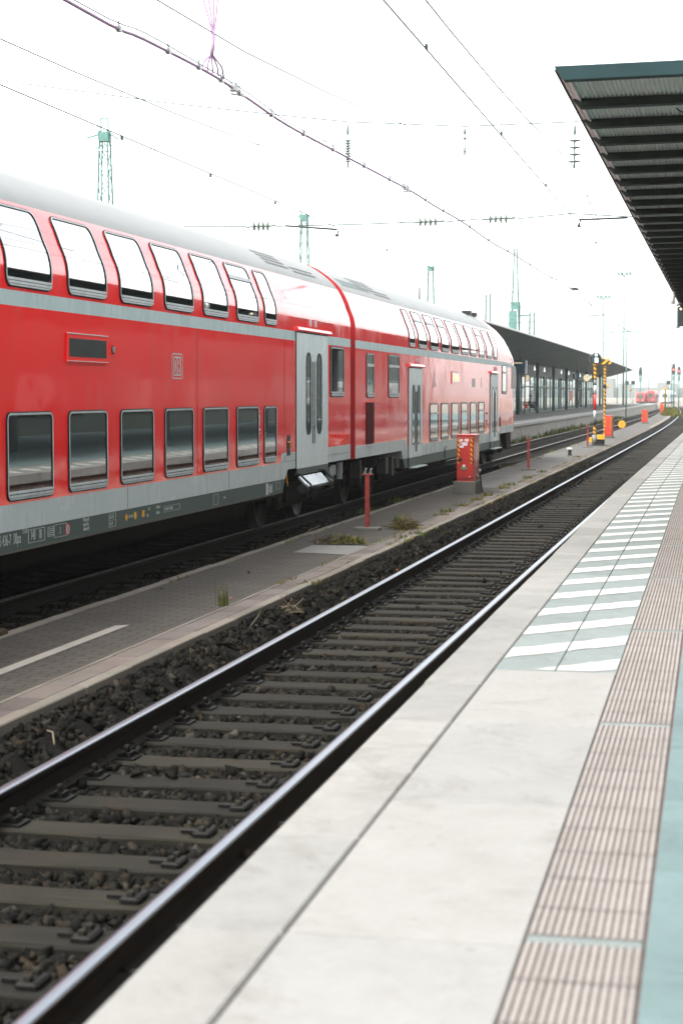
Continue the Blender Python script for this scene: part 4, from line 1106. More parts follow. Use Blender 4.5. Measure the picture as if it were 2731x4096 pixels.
for x in (-14.3, -13.35):
    mb = MB(); mb.box(x, x + .06, 127.85, 127.9, .76, 1.14); mb.box(x, x + .06, 128.24, 128.29, .76, 1.14); mb.box(x, x + .06, 127.9, 128.24, 1.08, 1.14); mb.box(x, x + .06, 128.27, 128.30, 1.1, 1.66); obj('leg', mb, 'mull', bn)

def skinned(name, verts, edges, radii, material, parent=None, loc=None, sub=2):
    me = bpy.data.meshes.new(name); off = np.array(loc if loc is not None else (0, 0, 0), float)
    if parent is not None: off = rootloc(parent)
    me.from_pydata([tuple(np.array(v) - off) for v in verts], edges, [])
    o = bpy.data.objects.new(name, me); C.objects.link(o)
    sk = o.modifiers.new('Skin', 'SKIN'); sk.use_smooth_shade = True
    for i, r in enumerate(radii): me.skin_vertices[0].data[i].radius = (r, r)
    me.skin_vertices[0].data[0].use_root = True
    ss = o.modifiers.new('Sub', 'SUBSURF'); ss.levels = ss.render_levels = sub
    dg = bpy.context.evaluated_depsgraph_get(); dg.update()
    m2_ = bpy.data.meshes.new_from_object(o.evaluated_get(dg)); o.modifiers.clear(); o.data = m2_
    m2_.materials.clear(); m2_.materials.append(M[material]); m2_.name = name
    if parent is not None: o.parent = parent
    elif loc is not None: o.location = loc
    return o
# seated person: facing the track (towards +X), pelvis on the seat
px, py, pz = -13.86, 127.98, 1.24
V = [(px, py, pz), (px - .02, py, pz + .22), (px, py, pz + .44), (px + .02, py, pz + .55), (px + .04, py, pz + .66), (px + .05, py, pz + .76)]
E_ = [(0, 1), (1, 2), (2, 3), (3, 4), (4, 5)]; Rr = [.15, .13, .15, .06, .09, .085]
for s in (-1, 1):
    i = len(V); V += [(px + .02, py + s * .19, pz + .46), (px + .10, py + s * .24, pz + .2), (px + .32, py + s * .14, pz + .10), (px + .40, py + s * .12, pz + .08)]; E_ += [(2, i), (i, i + 1), (i + 1, i + 2), (i + 2, i + 3)]; Rr += [.065, .05, .042, .04]
    i = len(V); V += [(px + .10, py + s * .1, pz), (px + .46, py + s * .11, pz + .02), (px + .48, py + s * .11, pz - .38), (px + .62, py + s * .12, pz - .43)]; E_ += [(0, i), (i, i + 1), (i + 1, i + 2), (i + 2, i + 3)]; Rr += [.10, .075, .055, .045]
pr_ = skinned('person', V, E_, Rr, 'cloth', loc=(px, py, pz - .1)); tag(pr_, 'person in dark clothes sitting on the bench on the far platform', 'person')
head = skinned('head', [(px + .05, py, pz + .64), (px + .06, py, pz + .74), (px + .06, py, pz + .80)], [(0, 1), (1, 2)], [.075, .095, .08], 'skin', parent=pr_)
mb = MB(); mb.lathe(px + .045, py, [(.09, pz + .74), (.108, pz + .79), (.10, pz + .85), (.06, pz + .89)], 12); obj('hair', mb, 'dry', pr_)
mb = MB(); mb.cbox(px - .3, px - .1, py - .45, py - .2, 1.176, 1.5, .05); tag(obj('backpack', mb, 'cloth_r', loc=(px - .2, py - .3, 1.176)), 'red bag on the bench beside the person', 'bag')

# ------------------------------------------------------------------ furniture on the service strip
def red_post(x, y, h, label):
    o = thing('red_post', (x, y, SZ), label, 'post', 'red posts on the paved strip')
    mb = MB(); t = .032
    mb.box(x - t, x + t, y - t, y - t + .008, SZ, SZ + h); mb.box(x - t, x + t, y + t - .008, y + t, SZ, SZ + h); mb.box(x - .006, x + .006, y - t + .008, y + t - .008, SZ, SZ + h); obj('shaft', mb, 'post_red', o)
    mb = MB(); mb.box(x - .085, x + .085, y - .05, y + .05, SZ + h, SZ + h + .016); obj('head_plate', mb, 'post_red', o)
    for dx in (-.03, .055):
        mb = MB(); mb.tube([(x + dx, y, SZ + h + .01), (x + dx, y, SZ + h + .09), (x + dx + .02, y, SZ + h + .10)], .009, 6); mb.tube([(x + dx - .02, y, SZ + h + .05), (x + dx - .02, y, SZ + h + .02), (x + dx + .02, y, SZ + h + .02)], .008, 6); obj('hook', mb, 'alu', o)
    mb = MB(); mb.cbox(x - .20, x + .20, y - .11, y + .11, SZ - .02, SZ + .05, .012); obj('foot_slab', mb, 'base', o)
red_post(-5.43, 27.0, .86, 'red steel post with two hooks among weeds, in front of the near red cabinet')
red_post(-5.37, 49.4, .86, 'red steel post on a flat concrete foot beyond the first red cabinet')
red_post(-5.38, 71.0, .84, 'thin red post beside the dwarf signal mast')

def cabinet(x0, x1, y0, y1, h0, h1, label, detail, m='cab_red'):
    o = thing('signal_cabinet', ((x0 + x1) / 2, (y0 + y1) / 2, SZ), label, 'cabinet', 'red cabinets on the strip between the tracks')
    mb = MB(); mb.cbox(x0 - .065, x1 + .045, y0 - .06, y1 + .06, SZ - .03, SZ + h0, .012); obj('plinth', mb, 'base', o)
    mb = MB(); mb.cbox(x0, x1, y0, y1, SZ + h0 + .055, SZ + h1, .008); mb.box(x0 + .01, x1 - .01, y0 + .01, y1 - .01, SZ + h0 + .001, SZ + h0 + .055); obj('housing', mb, m, o)
    mb = MB(); mb.cbox(x0 - .012, x1 + .012, y0 - .012, y1 + .012, SZ + h1 + .0005, SZ + h1 + .025, .008); obj('lid', mb, m, o)
    zd = SZ + h0 + (h1 - h0) * .38
    mb = MB(); mb.cbox(x0 + .018, x1 - .028, y0 - .014, y0 - .0005, zd + .006, SZ + h1 - .03, .003)
    d = obj('door', mb, m, o)
    mb = MB(); mb.cbox(x0 + .018, x1 - .028, y0 - .014, y0 - .0005, SZ + h0 + .075, zd - .004, .003); obj('lower_door', mb, m, o)
    # hazard stripes
    for xs0, xs1 in ((x0 + .022, x0 + .062), (x1 - .075, x1 - .035)):
        mb = MB(); z = zd + .012; zt = SZ + h1 - .035; k = 0; mb.box(xs0, xs1, y0 - .0165, y0 - .014, z, zt, 0)
        zz = z
        while zz < zt - .05:
            mb.poly([(xs0, y0 - .018, min(zt, zz + .05)), (xs1, y0 - .018, zz), (xs1, y0 - .018, zz + .045), (xs0, y0 - .018, min(zt, zz + .095))], 1); zz += .098
        obj('hazard_stripes', mb, ['yellow', 'blk'], o, fix=False)
    if detail:
        xm = (x0 + x1) / 2; zt = SZ + h1
        for i, (a, b, c_, d_) in enumerate(((-.105, -.04, -.125, -.07), (.0, .085, -.125, -.065), (-.055, .06, -.21, -.14), (-.115, -.02, -.255, -.21), (-.1, -.07, -.18, -.15))):
            mb = MB(); mb.box(xm + a - .015, xm + b - .015, y0 - .0165, y0 - .014, zt + c_, zt + d_); obj('sticker', mb, 'sticker', o)
        mb = MB(); mb.lathe(xm - .015, zt - .10, [(.018, y0 - .014), (.018, y0 - .018)], 12, 0, 'y'); obj('seal', mb, 'yellow', o)
        mb = MB(); mb.lathe(x0 + .075, zt - .50, [(.038, y0 - .019), (.036, y0 - .025), (.02, y0 - .028)], 16, 0, 'y'); obj('lock', mb, 'steel_dark', o)
        mb = MB(); mb.box(xm - .055, xm + .0, y0 - .017, y0 - .014, zd - .07, zd - .01); obj('sticker', mb, 'sticker', o)
        mb = MB(); P = [(xm - .03 + .075 * math.cos(t) , zd - .09 + .028 * math.sin(t)) for t in np.linspace(0, 2 * PI, 18, endpoint=False)]; mb.prism(P, y0 - .0205, y0 - .0175, 'y'); obj('oval_plate', mb, 'green', o)
        mb = MB(); mb.lathe(x1 - .09, SZ + h0 + .10, [(.014, y0 - .014), (.012, y0 - .022)], 10, 0, 'y'); obj('lower_lock', mb, 'sticker', o)
        mb = MB(); mb.tube([(x1 + .005, y1 - .2, SZ + h0 + .22), (x1 + .05, y1 - .19, SZ + h0 + .2), (x1 + .07, y1 - .18, SZ + .2), (x1 + .1, y1 - .15, SZ)], .016, 7); mb.lathe(x1 + .04, y1 - .19, [(.02, SZ + h0 + .17), (.03, SZ + h0 + .2), (.03, SZ + h0 + .24)], 10, 1); obj('cable', mb, ['steel_dark', 'sticker'], o)
        mb = MB(); mb.box(x1 + .0005, x1 + .003, y0 + .3, y0 + .42, zt - .66, zt - .2); obj('worn_mark', mb, 'sticker', o)
cabinet(-5.575, -5.205, 37.3, 38.08, .265, 1.235, 'red cabinet with yellow and black striped door on a grey concrete plinth', True)
cabinet(-5.74, -5.36, 86.3, 87.0, .10, 1.05, 'second red cabinet, standing beside the two striped masts', False, 'cab_red2')
cabinet(-5.99, -5.56, 130, 130.7, .08, .97, 'third red cabinet, beyond the round yellow disc', False, 'cab_red2')
cabinet(-7.0, -6.62, 194, 194.7, .08, .92, 'small far red cabinet beside the yellowish bush', False, 'cab_red2')
cabinet(-8.6, -8.2, 238, 238.7, .08, .92, 'farthest red cabinet, a small red dot near the horizon', False, 'cab_red2')

o = thing('short_bollard', (-5.28, 61.7, SZ), 'short grey stub with flat head standing alone on the paved strip', 'bollard')
mb = MB(); mb.cbox(-5.38, -5.18, 61.6, 61.8, SZ + .20, SZ + .26, .02); obj('head', mb, 'sig_white', o)
mb = MB(); mb.lathe(-5.28, 61.7, [(.09, SZ), (.06, SZ + .05), (.055, SZ + .15), (.08, SZ + .2)], 12); obj('stem', mb, 'steel_dark', o)

# dwarf signal mast
x, y = -5.28, 73.5
sm = thing('signal_mast', (x, y, SZ), 'slim mast with red, white and yellow striped bands and a dark signal head', 'signal')
def band(name, z0, z1, r, m): 
    mb = MB(); mb.tube([(x, y, z0), (x, y, z1)], r, 12); return obj(name, mb, m, sm)
def spiral(parent, x, y, z0, z1, r, pitch, n=16, nm='striped_tube'):
    mb = MB(); nz = int((z1 - z0) / (pitch / 8)); b = 0
    for k in range(nz + 1):
        for j in range(n): a = 2 * PI * j / n; mb.v.append((x + r * math.cos(a), y + r * math.sin(a), z0 + (z1 - z0) * k / nz))
    for k in range(nz):
        for j in range(n): mb.face((k * n + j, k * n + (j + 1) % n, (k + 1) * n + (j + 1) % n, (k + 1) * n + j), 0 if ((k / 8 + j / n) % 1) < .55 else 1)
    return obj(nm, mb, ['yellow', 'blk'], parent)
band('base_tube', SZ, .5, .10, 'sig_grey'); spiral(sm, x, y, .50, .89, .06, .16); band('lower_sleeve', .89, 1.13, .065, 'steel_dark'); band('white_band', 1.13, 1.5, .052, 'sig_white')
band('red_band', 1.5, 2.17, .056, 'sig_red'); band('white_band', 2.17, 2.52, .062, 'sig_white'); band('grey_band', 2.52, 2.76, .06, 'sig_grey'); spiral(sm, x, y, 2.76, 3.38, .066, .17)
mb = MB(); mb.lathe(x + .02, 3.62, [(.21, y + .05), (.23, y + .02), (.23, y - .03), (.20, y - .05)], 24, 0, 'y'); mb.cbox(x - .26, x - .12, y - .05, y + .1, 3.45, 3.75, .03); mb.box(x - .06, x + .14, y - .12, y - .04, 3.4, 3.84); hd = obj('signal_head', mb, 'sig_back', sm)
mb = MB(); mb.lathe(x + .04, 3.76, [(.05, y - .14), (.045, y - .15)], 16, 0, 'y'); obj('round_lens', mb, 'lens', hd)
mb = MB(); mb.cbox(x - .01, x + .12, y - .14, y - .12, 3.46, 3.64, .003); obj('square_lens', mb, 'lens', hd)
mb = MB(); mb.lathe(x + .12, 3.42, [(.04, y - .06), (.04, y - .09)], 10, 0, 'y'); mb.box(x - .1, x + .1, y - .03, y + .03, 3.36, 3.42); obj('head_bracket', mb, 'yellow', hd)
for a, b, z0, z1 in ((-.22, -.09, .20, .39), (.10, .42, .32, .50)):
    mb = MB(); mb.cbox(x + a, x + b, y - .1, y + .08, z0, z1, .01); obj('junction_box', mb, 'yellow', sm)
mb = MB(); mb.cbox(x + .10, x + .40, y - .05, y + .2, SZ, .31, .02); mb.cbox(x - .25, x + .52, y - .3, y + .3, SZ - .02, SZ + .04, .02); obj('foot_block', mb, 'steel_dark', sm)
x, y = -5.98, 90
st2 = thing('striped_pole', (x, y, SZ), 'tall yellow and black striped pole with a slanted striped board on top', 'pole')
spiral(st2, x, y, 2.62, 3.56, .062, .17); spiral(st2, x, y, SZ, 2.5, .05, .2); 
mb = MB(); mb.tube([(x, y, 2.5), (x, y, 2.62)], .075, 10); mb.box(x + .05, x + .2, y - .06, y + .06, 2.5, 2.53); obj('collar', mb, 'steel_dark', st2)
mb = MB(); mb.prism([(x + .08, 2.54), (x + .24, 2.54), (x + .16, 2.70)], y - .08, y - .04, 'y'); obj('triangle_sign', mb, 'orange', st2)
mb = MB()
mb.prism([(x - .20, 3.66), (x - .02, 3.66), (x + .24, 3.93), (x + .16, 3.99)], y - .06, y - .02, 'y', 0); mb.prism([(x + .13, 3.66), (x + .30, 3.67), (x + .31, 3.78), (x + .26, 3.82)], y - .06, y - .02, 'y', 0)
mb.prism([(x - .01, 3.66), (x + .12, 3.66), (x + .25, 3.82), (x + .27, 3.90)], y - .055, y - .025, 'y', 1); mb.prism([(x - .1, 3.9), (x - .06, 4.0), (x - .12, 4.03), (x - .16, 3.93)], y - .06, y - .02, 'y', 0)
obj('striped_board', mb, ['yellow', 'blk'], st2)
mb = MB(); mb.tube([(x, y, 3.5), (x, y, 3.72)], .03, 8); obj('board_bracket', mb, 'steel_dark', st2)
o = thing('disc_sign', (-5.40, 95, SZ), 'round yellow disc on a short thin stake', 'sign')
mb = MB(); mb.lathe(-5.40, .57, [(.19, 95.0), (.20, 94.99), (.19, 94.98)], 28, 0, 'y'); obj('disc', mb, 'yellow', o)
mb = MB(); mb.box(-5.412, -5.388, 94.975, 95.015, SZ, .70); mb.box(-5.5, -5.3, 94.95, 95.05, SZ - .01, SZ + .012); obj('stake', mb, 'sig_grey', o)

# ------------------------------------------------------------------ overhead line
def wire(name, P, r, label, m='wire', n=5, cat='wire'):
    mb = MB(); mb.tube(P, r, n); return tag(obj(name, mb, m, loc=P[0]), label, cat)
def sag(x, y0, y1, z0, zm, z1, n=14, k=9e-5):
    P = []
    for i in range(n + 1):
        t = i / n; y = y0 + (y1 - y0) * t; z = z0 + (z1 - z0) * t - 4 * ((z0 + z1) / 2 - zm) * t * (1 - t); P.append((x + bend(y, k), y, z))
    return P
wire('contact_wire', [(X1 + bend(y), y, 5.74) for y in [-6] + list(range(10, 330, 10))], .0086, 'thin contact wire running steeply down the sky above the near track')
wire('contact_wire', [(X2 + .15 * math.sin(y / 24) + bend(y, 3e-5), y, 5.65) for y in [-6] + list(range(10, 330, 10))], .0086, 'thin contact wire slanting across the sky just above the train roof')
P = sag(X1, -20, 36.2, 7.6, 6.25, 6.79) + sag(X1, 36.2, 84, 6.79, 6.05, 6.9)[1:] + sag(X1, 84, 135, 6.9, 6.1, 6.9)[1:]
wire('catenary_wire', P, .0085, 'faint carrier wire hanging above the contact wire of the near track')
P2_ = sag(X2, -20, 38.4, 7.3, 6.15, 6.97) + sag(X2, 38.4, 86, 6.97, 6.05, 6.9, k=3e-5)[1:] + sag(X2, 86, 137, 6.9, 6.1, 6.9, k=3e-5)[1:]
wire('catenary_wire', P2_, .0085, 'faint carrier wire hanging above the contact wire of the train track')
def zl(P, y): return float(np.interp(y, [p[1] for p in P], [p[2] for p in P]))
for X_, PP, zc_, ys_ in ((X1, P, 5.74, (18.5, 24.8, 31, 43, 50, 57, 66, 75)), (X2, P2_, 5.65, (23.5, 27.8, 32, 43, 50, 58, 67, 76))):
    mb = MB()
    for y in ys_:
        mb.tube([(X_, y, zc_), (X_, y, zl(PP, y))], .004, 4)
        mb.box(X_ - .012, X_ + .012, y - .03, y + .03, zc_, zc_ + .05)
    tag(obj('dropper', mb, 'wire', loc=(X_, ys_[0], zc_)), 'thin vertical droppers of the %s line' % ('near-track' if X_ == X1 else 'train-track'), 'dropper wires', kind='stuff')
# thick cable on its own carrier
CB = [(-5.2, 4, 5.28), (-5.2, 13.6, 5.30), (-5.2, 15.6, 5.37), (-5.2, 17.75, 5.43), (-5.2, 19.3, 5.41), (-5.2, 21, 5.385), (-5.2, 24, 5.44), (-5.2, 27, 5.50), (-5.2, 29.6, 5.55), (-5.2, 32, 5.555), (-5.2, 35.4, 5.59), (-5.2, 40, 5.56), (-5.2, 44.3, 5.61), (-5.2, 52, 5.64), (-5.2, 60.6, 5.72), (-5.2, 81.4, 5.50), (-5.25, 110, 5.55), (-5.35, 150, 5.5)]
cc = catmull(CB, 4)
cbl = thing('overhead_cable', (-5.2, 17.75, 5.4), 'thick violet-grey cable with clamps crossing the sky from the top left corner', 'cable')
mb = MB(); mb.tube(cc, .015, 7); obj('cable', mb, 'cable', cbl)
mb = MB(); mb.tube([(a, b, c + .05 + .012 * math.sin(b * 1.7)) for a, b, c in cc], .006, 5); obj('carrier_wire', mb, 'wire', cbl)
for y in (12.9, 14.9, 16.3, 17.3, 18.1, 18.8, 20.2, 21.8, 23.5, 25.6, 27.6, 29.2, 31, 33, 36.5, 39.5, 43, 48, 54, 61, 70):
    z = float(np.interp(y, [p[1] for p in cc], [p[2] for p in cc]))
    mb = MB(); mb.box(-5.222, -5.178, y - .03, y + .03, z - .022, z + .025); mb.tube([(-5.2, y, z), (-5.2, y, z + .075)], .009, 5); obj('clamp', mb, 'insul', cbl)
for y0, y1 in ((18.5, 19.4), (13.0, 13.4), (28.9, 29.7)): 
    mb = MB(); z = float(np.interp(y0, [p[1] for p in cc], [p[2] for p in cc])); mb.box(-5.235, -5.165, y0, y0 + .12, z - .03, z + .06); mb.tube([(-5.24, y0 + .1, z - .05), (-5.2, y0 + .3, z - .035), (-5.17, y0 + .45, z - .03)], .012, 5); obj('cable_joint', mb, 'sig_white', cbl)

bun = thing('cable_bundle', (-5.2, 17.75, 5.43), 'pinkish bundle of cables dropping from the top edge onto the thick overhead cable', 'cable')
mb = MB(); mb.tube([(-5.2, 17.75, 5.62), (-5.185, 17.75, 5.72), (-5.18, 17.75, 5.83)], .022, 8); obj('sleeve', mb, 'cable', bun)
mb = MB()
for dx, dy in ((-.09, -.25), (-.04, -.1), (0, .05), (.05, .2), (.10, .35)): mb.tube([(-5.2 + dx * .3, 17.75 + dy, float(np.interp(17.75 + dy, [p[1] for p in cc], [p[2] for p in cc])) + .02), (-5.2 + dx * .6, 17.75 + dy * .5, 5.53), (-5.2 + dx * .08, 17.75, 5.63)], .010, 5)
for dx in (-.10, -.03, .04, .10): mb.tube([(-5.18 + dx * .05, 17.75, 5.82), (-5.19 + dx * .4, 17.75, 6.0), (-5.22 + dx, 17.75, 6.3)], .010, 5)
obj('strands', mb, 'cable', bun)
wire('carrier_wire', [(-5.2, 2, 5.6), (-5.2, 15.9, 5.80), (-5.2, 19.1, 5.90), (-5.2, 23.3, 6.14), (-5.2, 35.7, 7.05)], .007, 'faint wire high above the thick cable near the top of the picture')
# cross spans
wire('span_wire', [(-26.4, 37, 10.9), (-15.67, 37, 9.03), (-11.68, 37, 8.39), (-9.56, 37, 8.10), (-7.86, 37, 7.88), (-5.39, 37, 7.71), (-3.17, 37, 7.73), (3, 37, 8.2)], .0115, 'upper cross-span wire over the tracks that carries the hanging insulators')
wire('span_wire', [(-26.4, 37, 5.9), (-11.7, 37, 5.77), (-10.08, 37, 5.74)], .0115, 'lower cross-span wire left of the left-hand horizontal insulator')
wire('span_wire', [(-9.44, 37, 5.73), (-7.5, 37, 5.74), (-6.5, 37, 5.76)], .0115, 'lower cross-span wire between the left and middle horizontal insulators')
wire('span_wire', [(-5.81, 37, 5.75), (-5.03, 37, 5.80)], .0115, 'short cross-span wire between the middle and right horizontal insulators')
wire('span_wire', [(-4.33, 37, 5.78), (-3.19, 37, 5.87), (-2.03, 37, 5.78), (2, 37, 5.7)], .0115, 'lower cross-span wire between the right horizontal insulator and the near canopy')
wire('span_wire', [(-26, 38, 7.45), (-16, 38, 7.52), (-10, 38, 7.62), (-8.17, 38, 7.65)], .007, 'faint lower span wire passing behind the first lattice mast')
def insul_h(x0, x1, z, label):
    o = thing('insulator', ((x0 + x1) / 2, 37, z), label, 'insulator', 'insulators in the cross spans')
    mb = MB(); mb.tube([(x0, 37, z - .01), (x0 + .1, 37, z + .005), (x1 - .1, 37, z + .01), (x1, 37, z + .02)], .022, 8); obj('rod', mb, 'insul', o)
    mb = MB()
    L = x1 - x0
    for k in range(4):
        xx = x0 + L * (.27 + .155 * k); mb.lathe(37, z + .008, [(.02, xx - .035), (.045, xx - .03), (.105, xx - .006), (.105, xx + .004), (.03, xx + .02)], 14, 0, 'x')
    obj('sheds', mb, 'insul', o)
insul_h(-10.08, -9.44, 5.735, 'left one of the three horizontal insulators, just above the train roof')
insul_h(-6.5, -5.81, 5.755, 'middle one of the three horizontal insulators, left of the thick cable')
insul_h(-5.03, -4.33, 5.79, 'right one of the three horizontal insulators, right of the thick cable')
def insul_v(x, y, zt, zb, label, dens=5, r=.09):
    o = thing('insulator', (x, y, zb), label, 'insulator', 'insulators in the cross spans')
    L = zt - zb
    mb = MB(); mb.tube([(x, y, zb), (x, y, zb + L * .62)], .018, 7); mb.tube([(x, y, zb + L * .66), (x, y, zt - .02)], .008, 6); mb.lathe(x, y, [(.012, zb + L * .72), (.03, zb + L * .76), (.03, zb + L * .9), (.012, zb + L * .98)], 8); mb.tube([(x - .12, y, zb + .02), (x, y, zb), (x + .06, y - .3, zb - .06)], .009, 5); obj('rod', mb, 'insul', o)
    mb = MB()
    for k in range(dens):
        z = zb + L * (.14 + .46 * k / max(1, dens - 1)); mb.lathe(x, y, [(.022, z - .02), (r, z - .012), (r, z), (.025, z + .03)], 14)
    obj('sheds', mb, 'insul', o)
insul_v(-3.12, 37, 7.72, 6.80, 'hanging insulator nearest the canopy, with four wide discs', 4, .125)
insul_v(-5.39, 37, 7.70, 7.12, 'short hanging insulator between the two long ones', 2, .04)
insul_v(-7.87, 37, 7.87, 6.93, 'hanging insulator left of the thick cable crossing, with many small discs', 9, .065)
insul_v(-7.49, 80, 8.22, 7.31, 'small distant insulator hanging above the bird', 6, .05)
for xa, xb, z0, z1, lb in ((-3.02, -2.03, 5.74, 5.76, 'registration arm reaching from the canopy edge to the near contact wire'), (-9.23, -8.1, 5.74, 5.64, 'registration arm above the train roof in front of the second lattice mast')):
    o = thing('registration_arm', ((xa + xb) / 2, 37, z0), lb, 'arm', 'registration arms')
    mb = MB(); mb.tube([(xa, 37, z0), (xb, 37, z1)], .02, 7); obj('tube', mb, 'steel_dark', o)
    xe, ze = (xa, z0) if xa > -5 else (xb, z1)
    mb = MB(); mb.tube([(xe + .04, 37, ze), (xe + .02, 37, ze - .05), (xe, 37, ze - .12)], .014, 6); mb.box(xe - .03, xe + .03, 36.96, 37.04, ze - .15, ze - .1); obj('clamp', mb, 'steel_dark', o)
wire('jumper_wire', [(-3.06, 36.7, 6.74), (-2.95, 37.5, 6.5), (-2.92, 38.5, 6.25), (-2.96, 40.5, 6.0), (-3.08, 43, 5.76)], .006, 'thin loop of wire falling from the nearest hanging insulator to the contact wire')

# lattice masts
def lattice(x, y, h, wb, wt, label, head=True, z0=-.4, heavy=1.0):
    o = thing('lattice_mast', (x, y, z0), label, 'mast', 'lattice masts beyond the train')
    mb = MB(); nseg = max(8, int(h / .75)); t = .032 * heavy
    def c(i, sx, sy): f = i / nseg; w_ = (wb + (wt - wb) * f) / 2; return (x + sx * w_, y + sy * w_, z0 + (h - z0) * f)
    for sx in (-1, 1):
        for sy in (-1, 1): mb._bar(c(0, sx, sy), c(nseg, sx, sy), t * 1.8, t * 1.9, 0)
    for i in range(nseg):
        for (a, b) in (((-1, -1), (1, -1)), ((1, -1), (1, 1)), ((1, 1), (-1, 1)), ((-1, 1), (-1, -1))):
            if i % 2: a, b = b, a
            mb._bar(c(i, *a), c(i + 1, *b), t, t * 1.01, 0)
    obj('lattice', mb, 'lattice', o)
    if head:
        mb = MB(); mb.box(x - wt * .65, x + wt * .65, y - wt * .65, y + wt * .65, h - .45, h - .05)
        mb._bar((x - .85, y, h - .28), (x - .2, y, h - .12), .06, .07, 0); mb._bar((x + .2, y, h - .1), (x + .6, y, h - .35), .06, .07, 0); mb._bar((x - .4, y, h - .75), (x - .15, y, h - .6), .06, .05, 0); mb._bar((x + .2, y, h - .6), (x + .6, y, h - .7), .06, .05, 0)
        obj('crossarm', mb, 'lattice', o)
        mb = MB(); mb._bar((x - .16, y, h - .05), (x - .16, y, h + .55), .06, .05, 0); mb._bar((x + .16, y, h - .05), (x + .16, y, h + .55), .06, .05, 0); mb._bar((x - .18, y, h + .55), (x + .18, y, h + .55), .06, .05, 0); mb.tube([(x - .3, y, h - .3), (x - .3, y, h + .95)], .02, 5); obj('top_frame', mb, 'lattice', o)
    return o
lattice(-26.4, 73.7, 13.5, 1.1, .34, 'nearest and largest lattice mast, rising above the coach roof on the left')
lattice(-26.4, 110.8, 13.6, 1.1, .36, 'second lattice mast, behind the horizontal insulator above the coach roof')
lattice(-26.4, 160.3, 13.8, 1.2, .40, 'third lattice mast, small and in line with the first two')
lattice(-19.8, 150, 10.6, .6, .36, 'short lattice mast just above the train nose', False)
tm = lattice(-17.5, 150, 14.4, 1.15, .22, 'tall tapering lattice mast crossed by the thick cable', False)
mb = MB(); mb.box(-17.85, -17.15, 149.7, 150.3, 9.3, 9.9); mb.box(-18.0, -17.4, 149.6, 150.2, 3, 9.15); mb._bar((-17.2, 150, 8.75), (-16.2, 150, 8.8), .1, .12, 0); mb._bar((-17.12, 150, 0), (-17.12, 150, 9.9), .1, .12, 0); obj('platform_box', mb, 'lattice', tm)
lattice(-16.2, 151, 9.1, .6, .35, 'short lattice mast right of the tall tapering one', False)
def lamp(x, y, h, label):
    o = thing('floodlight_mast', (x, y, -.4), label, 'lamp mast', 'floodlight masts')
    mb = MB(); mb.tube([(x, y, -.4), (x, y, h)], .11, 10, r2=.07); obj('pole', mb, 'lattice', o)
    mb = MB(); mb._bar((x - .8, y, h - .1), (x + .8, y, h - .1), .12, .13, 0); obj('crossbar', mb, 'lattice', o)
    for dx in (-.75, -.3, .3, .75):
        mb = MB(); mb.cbox(x + dx - .16, x + dx + .16, y - .2, y + .2, h, h + .28, .05); obj('floodlight', mb, 'lattice', o)
lamp(-12.95, 230, 17.4, 'tall floodlight mast with a bar of lamps near the canopy edge'); lamp(-15.56, 230, 14.5, 'shorter floodlight mast to the left of the tall one')
for x, y, h, lb in ((-9.3, 170, 9.2, 'plain thin mast between the two floodlight masts'), (-7.8, 260, 12, 'thin pale mast right of the floodlight masts'), (-15.5, 260, 11, 'thin pale mast over the far end of the far canopy'), (-9.4, 330, 12, 'faint distant mast above the far trains'), (-14, 330, 11, 'faint distant mast left of the dark far signal')):
    mb = MB(); mb.tube([(x, y, -.4), (x, y, h)], .06, 8, r2=.05); mb._bar((x - 1.6, y, h - 1.2), (x + 1.6, y, h - 1.1), .07, .08, 0); mb.tube([(x - 1.5, y, h - 1.2), (x - .2, y, h - .1)], .03, 5); tag(obj('line_mast', mb, 'lattice', loc=(x, y, -.4)), lb, 'mast', 'far line masts')
# distant cross span
wire('span_wire', [(-14, 110, 6.5), (-9.9, 110, 6.74), (-8.7, 110, 6.95), (-5.5, 110, 7.07), (-3, 110, 7.0), (2, 110, 6.9)], .012, 'distant cross-span wire far down the tracks')
o = thing('insulator', (-8.2, 110, 6.96), 'long thin insulator in the distant cross span', 'insulator', 'insulators in the cross spans')
mb = MB(); mb.tube([(-8.7, 110, 6.95), (-7.68, 110, 6.99)], .035, 7); obj('rod', mb, 'insul', o)
# bird
bx, by, bz = -6.28, 75, 6.55
V = [(bx - .02, by, bz), (bx - .12, by, bz + .02), (bx - .19, by, bz + .04), (bx - .24, by, bz + .045), (bx + .1, by, bz - .01), (bx + .2, by, bz - .07)]
bd_ = skinned('bird', V, [(0, 1), (1, 2), (2, 3), (0, 4), (4, 5)], [.055, .045, .03, .008, .04, .02], 'bird', loc=(bx, by, bz)); tag(bd_, 'dark bird in flight just above the thick cable', 'bird')
mb = MB()
mb.prism([(bx - .08, by - .03), (bx + .05, by - .03), (bx + .26, by - .35), (bx + .10, by - .30)], bz + .02, bz + .04, 'z'); obj('wing', mb, 'bird', bd_)
mb = MB(); mb.prism([(bx - .08, by + .03), (bx + .05, by + .03), (bx + .16, by + .4), (bx + .04, by + .4)], bz + .015, bz + .03, 'z'); obj('wing', mb, 'bird', bd_)

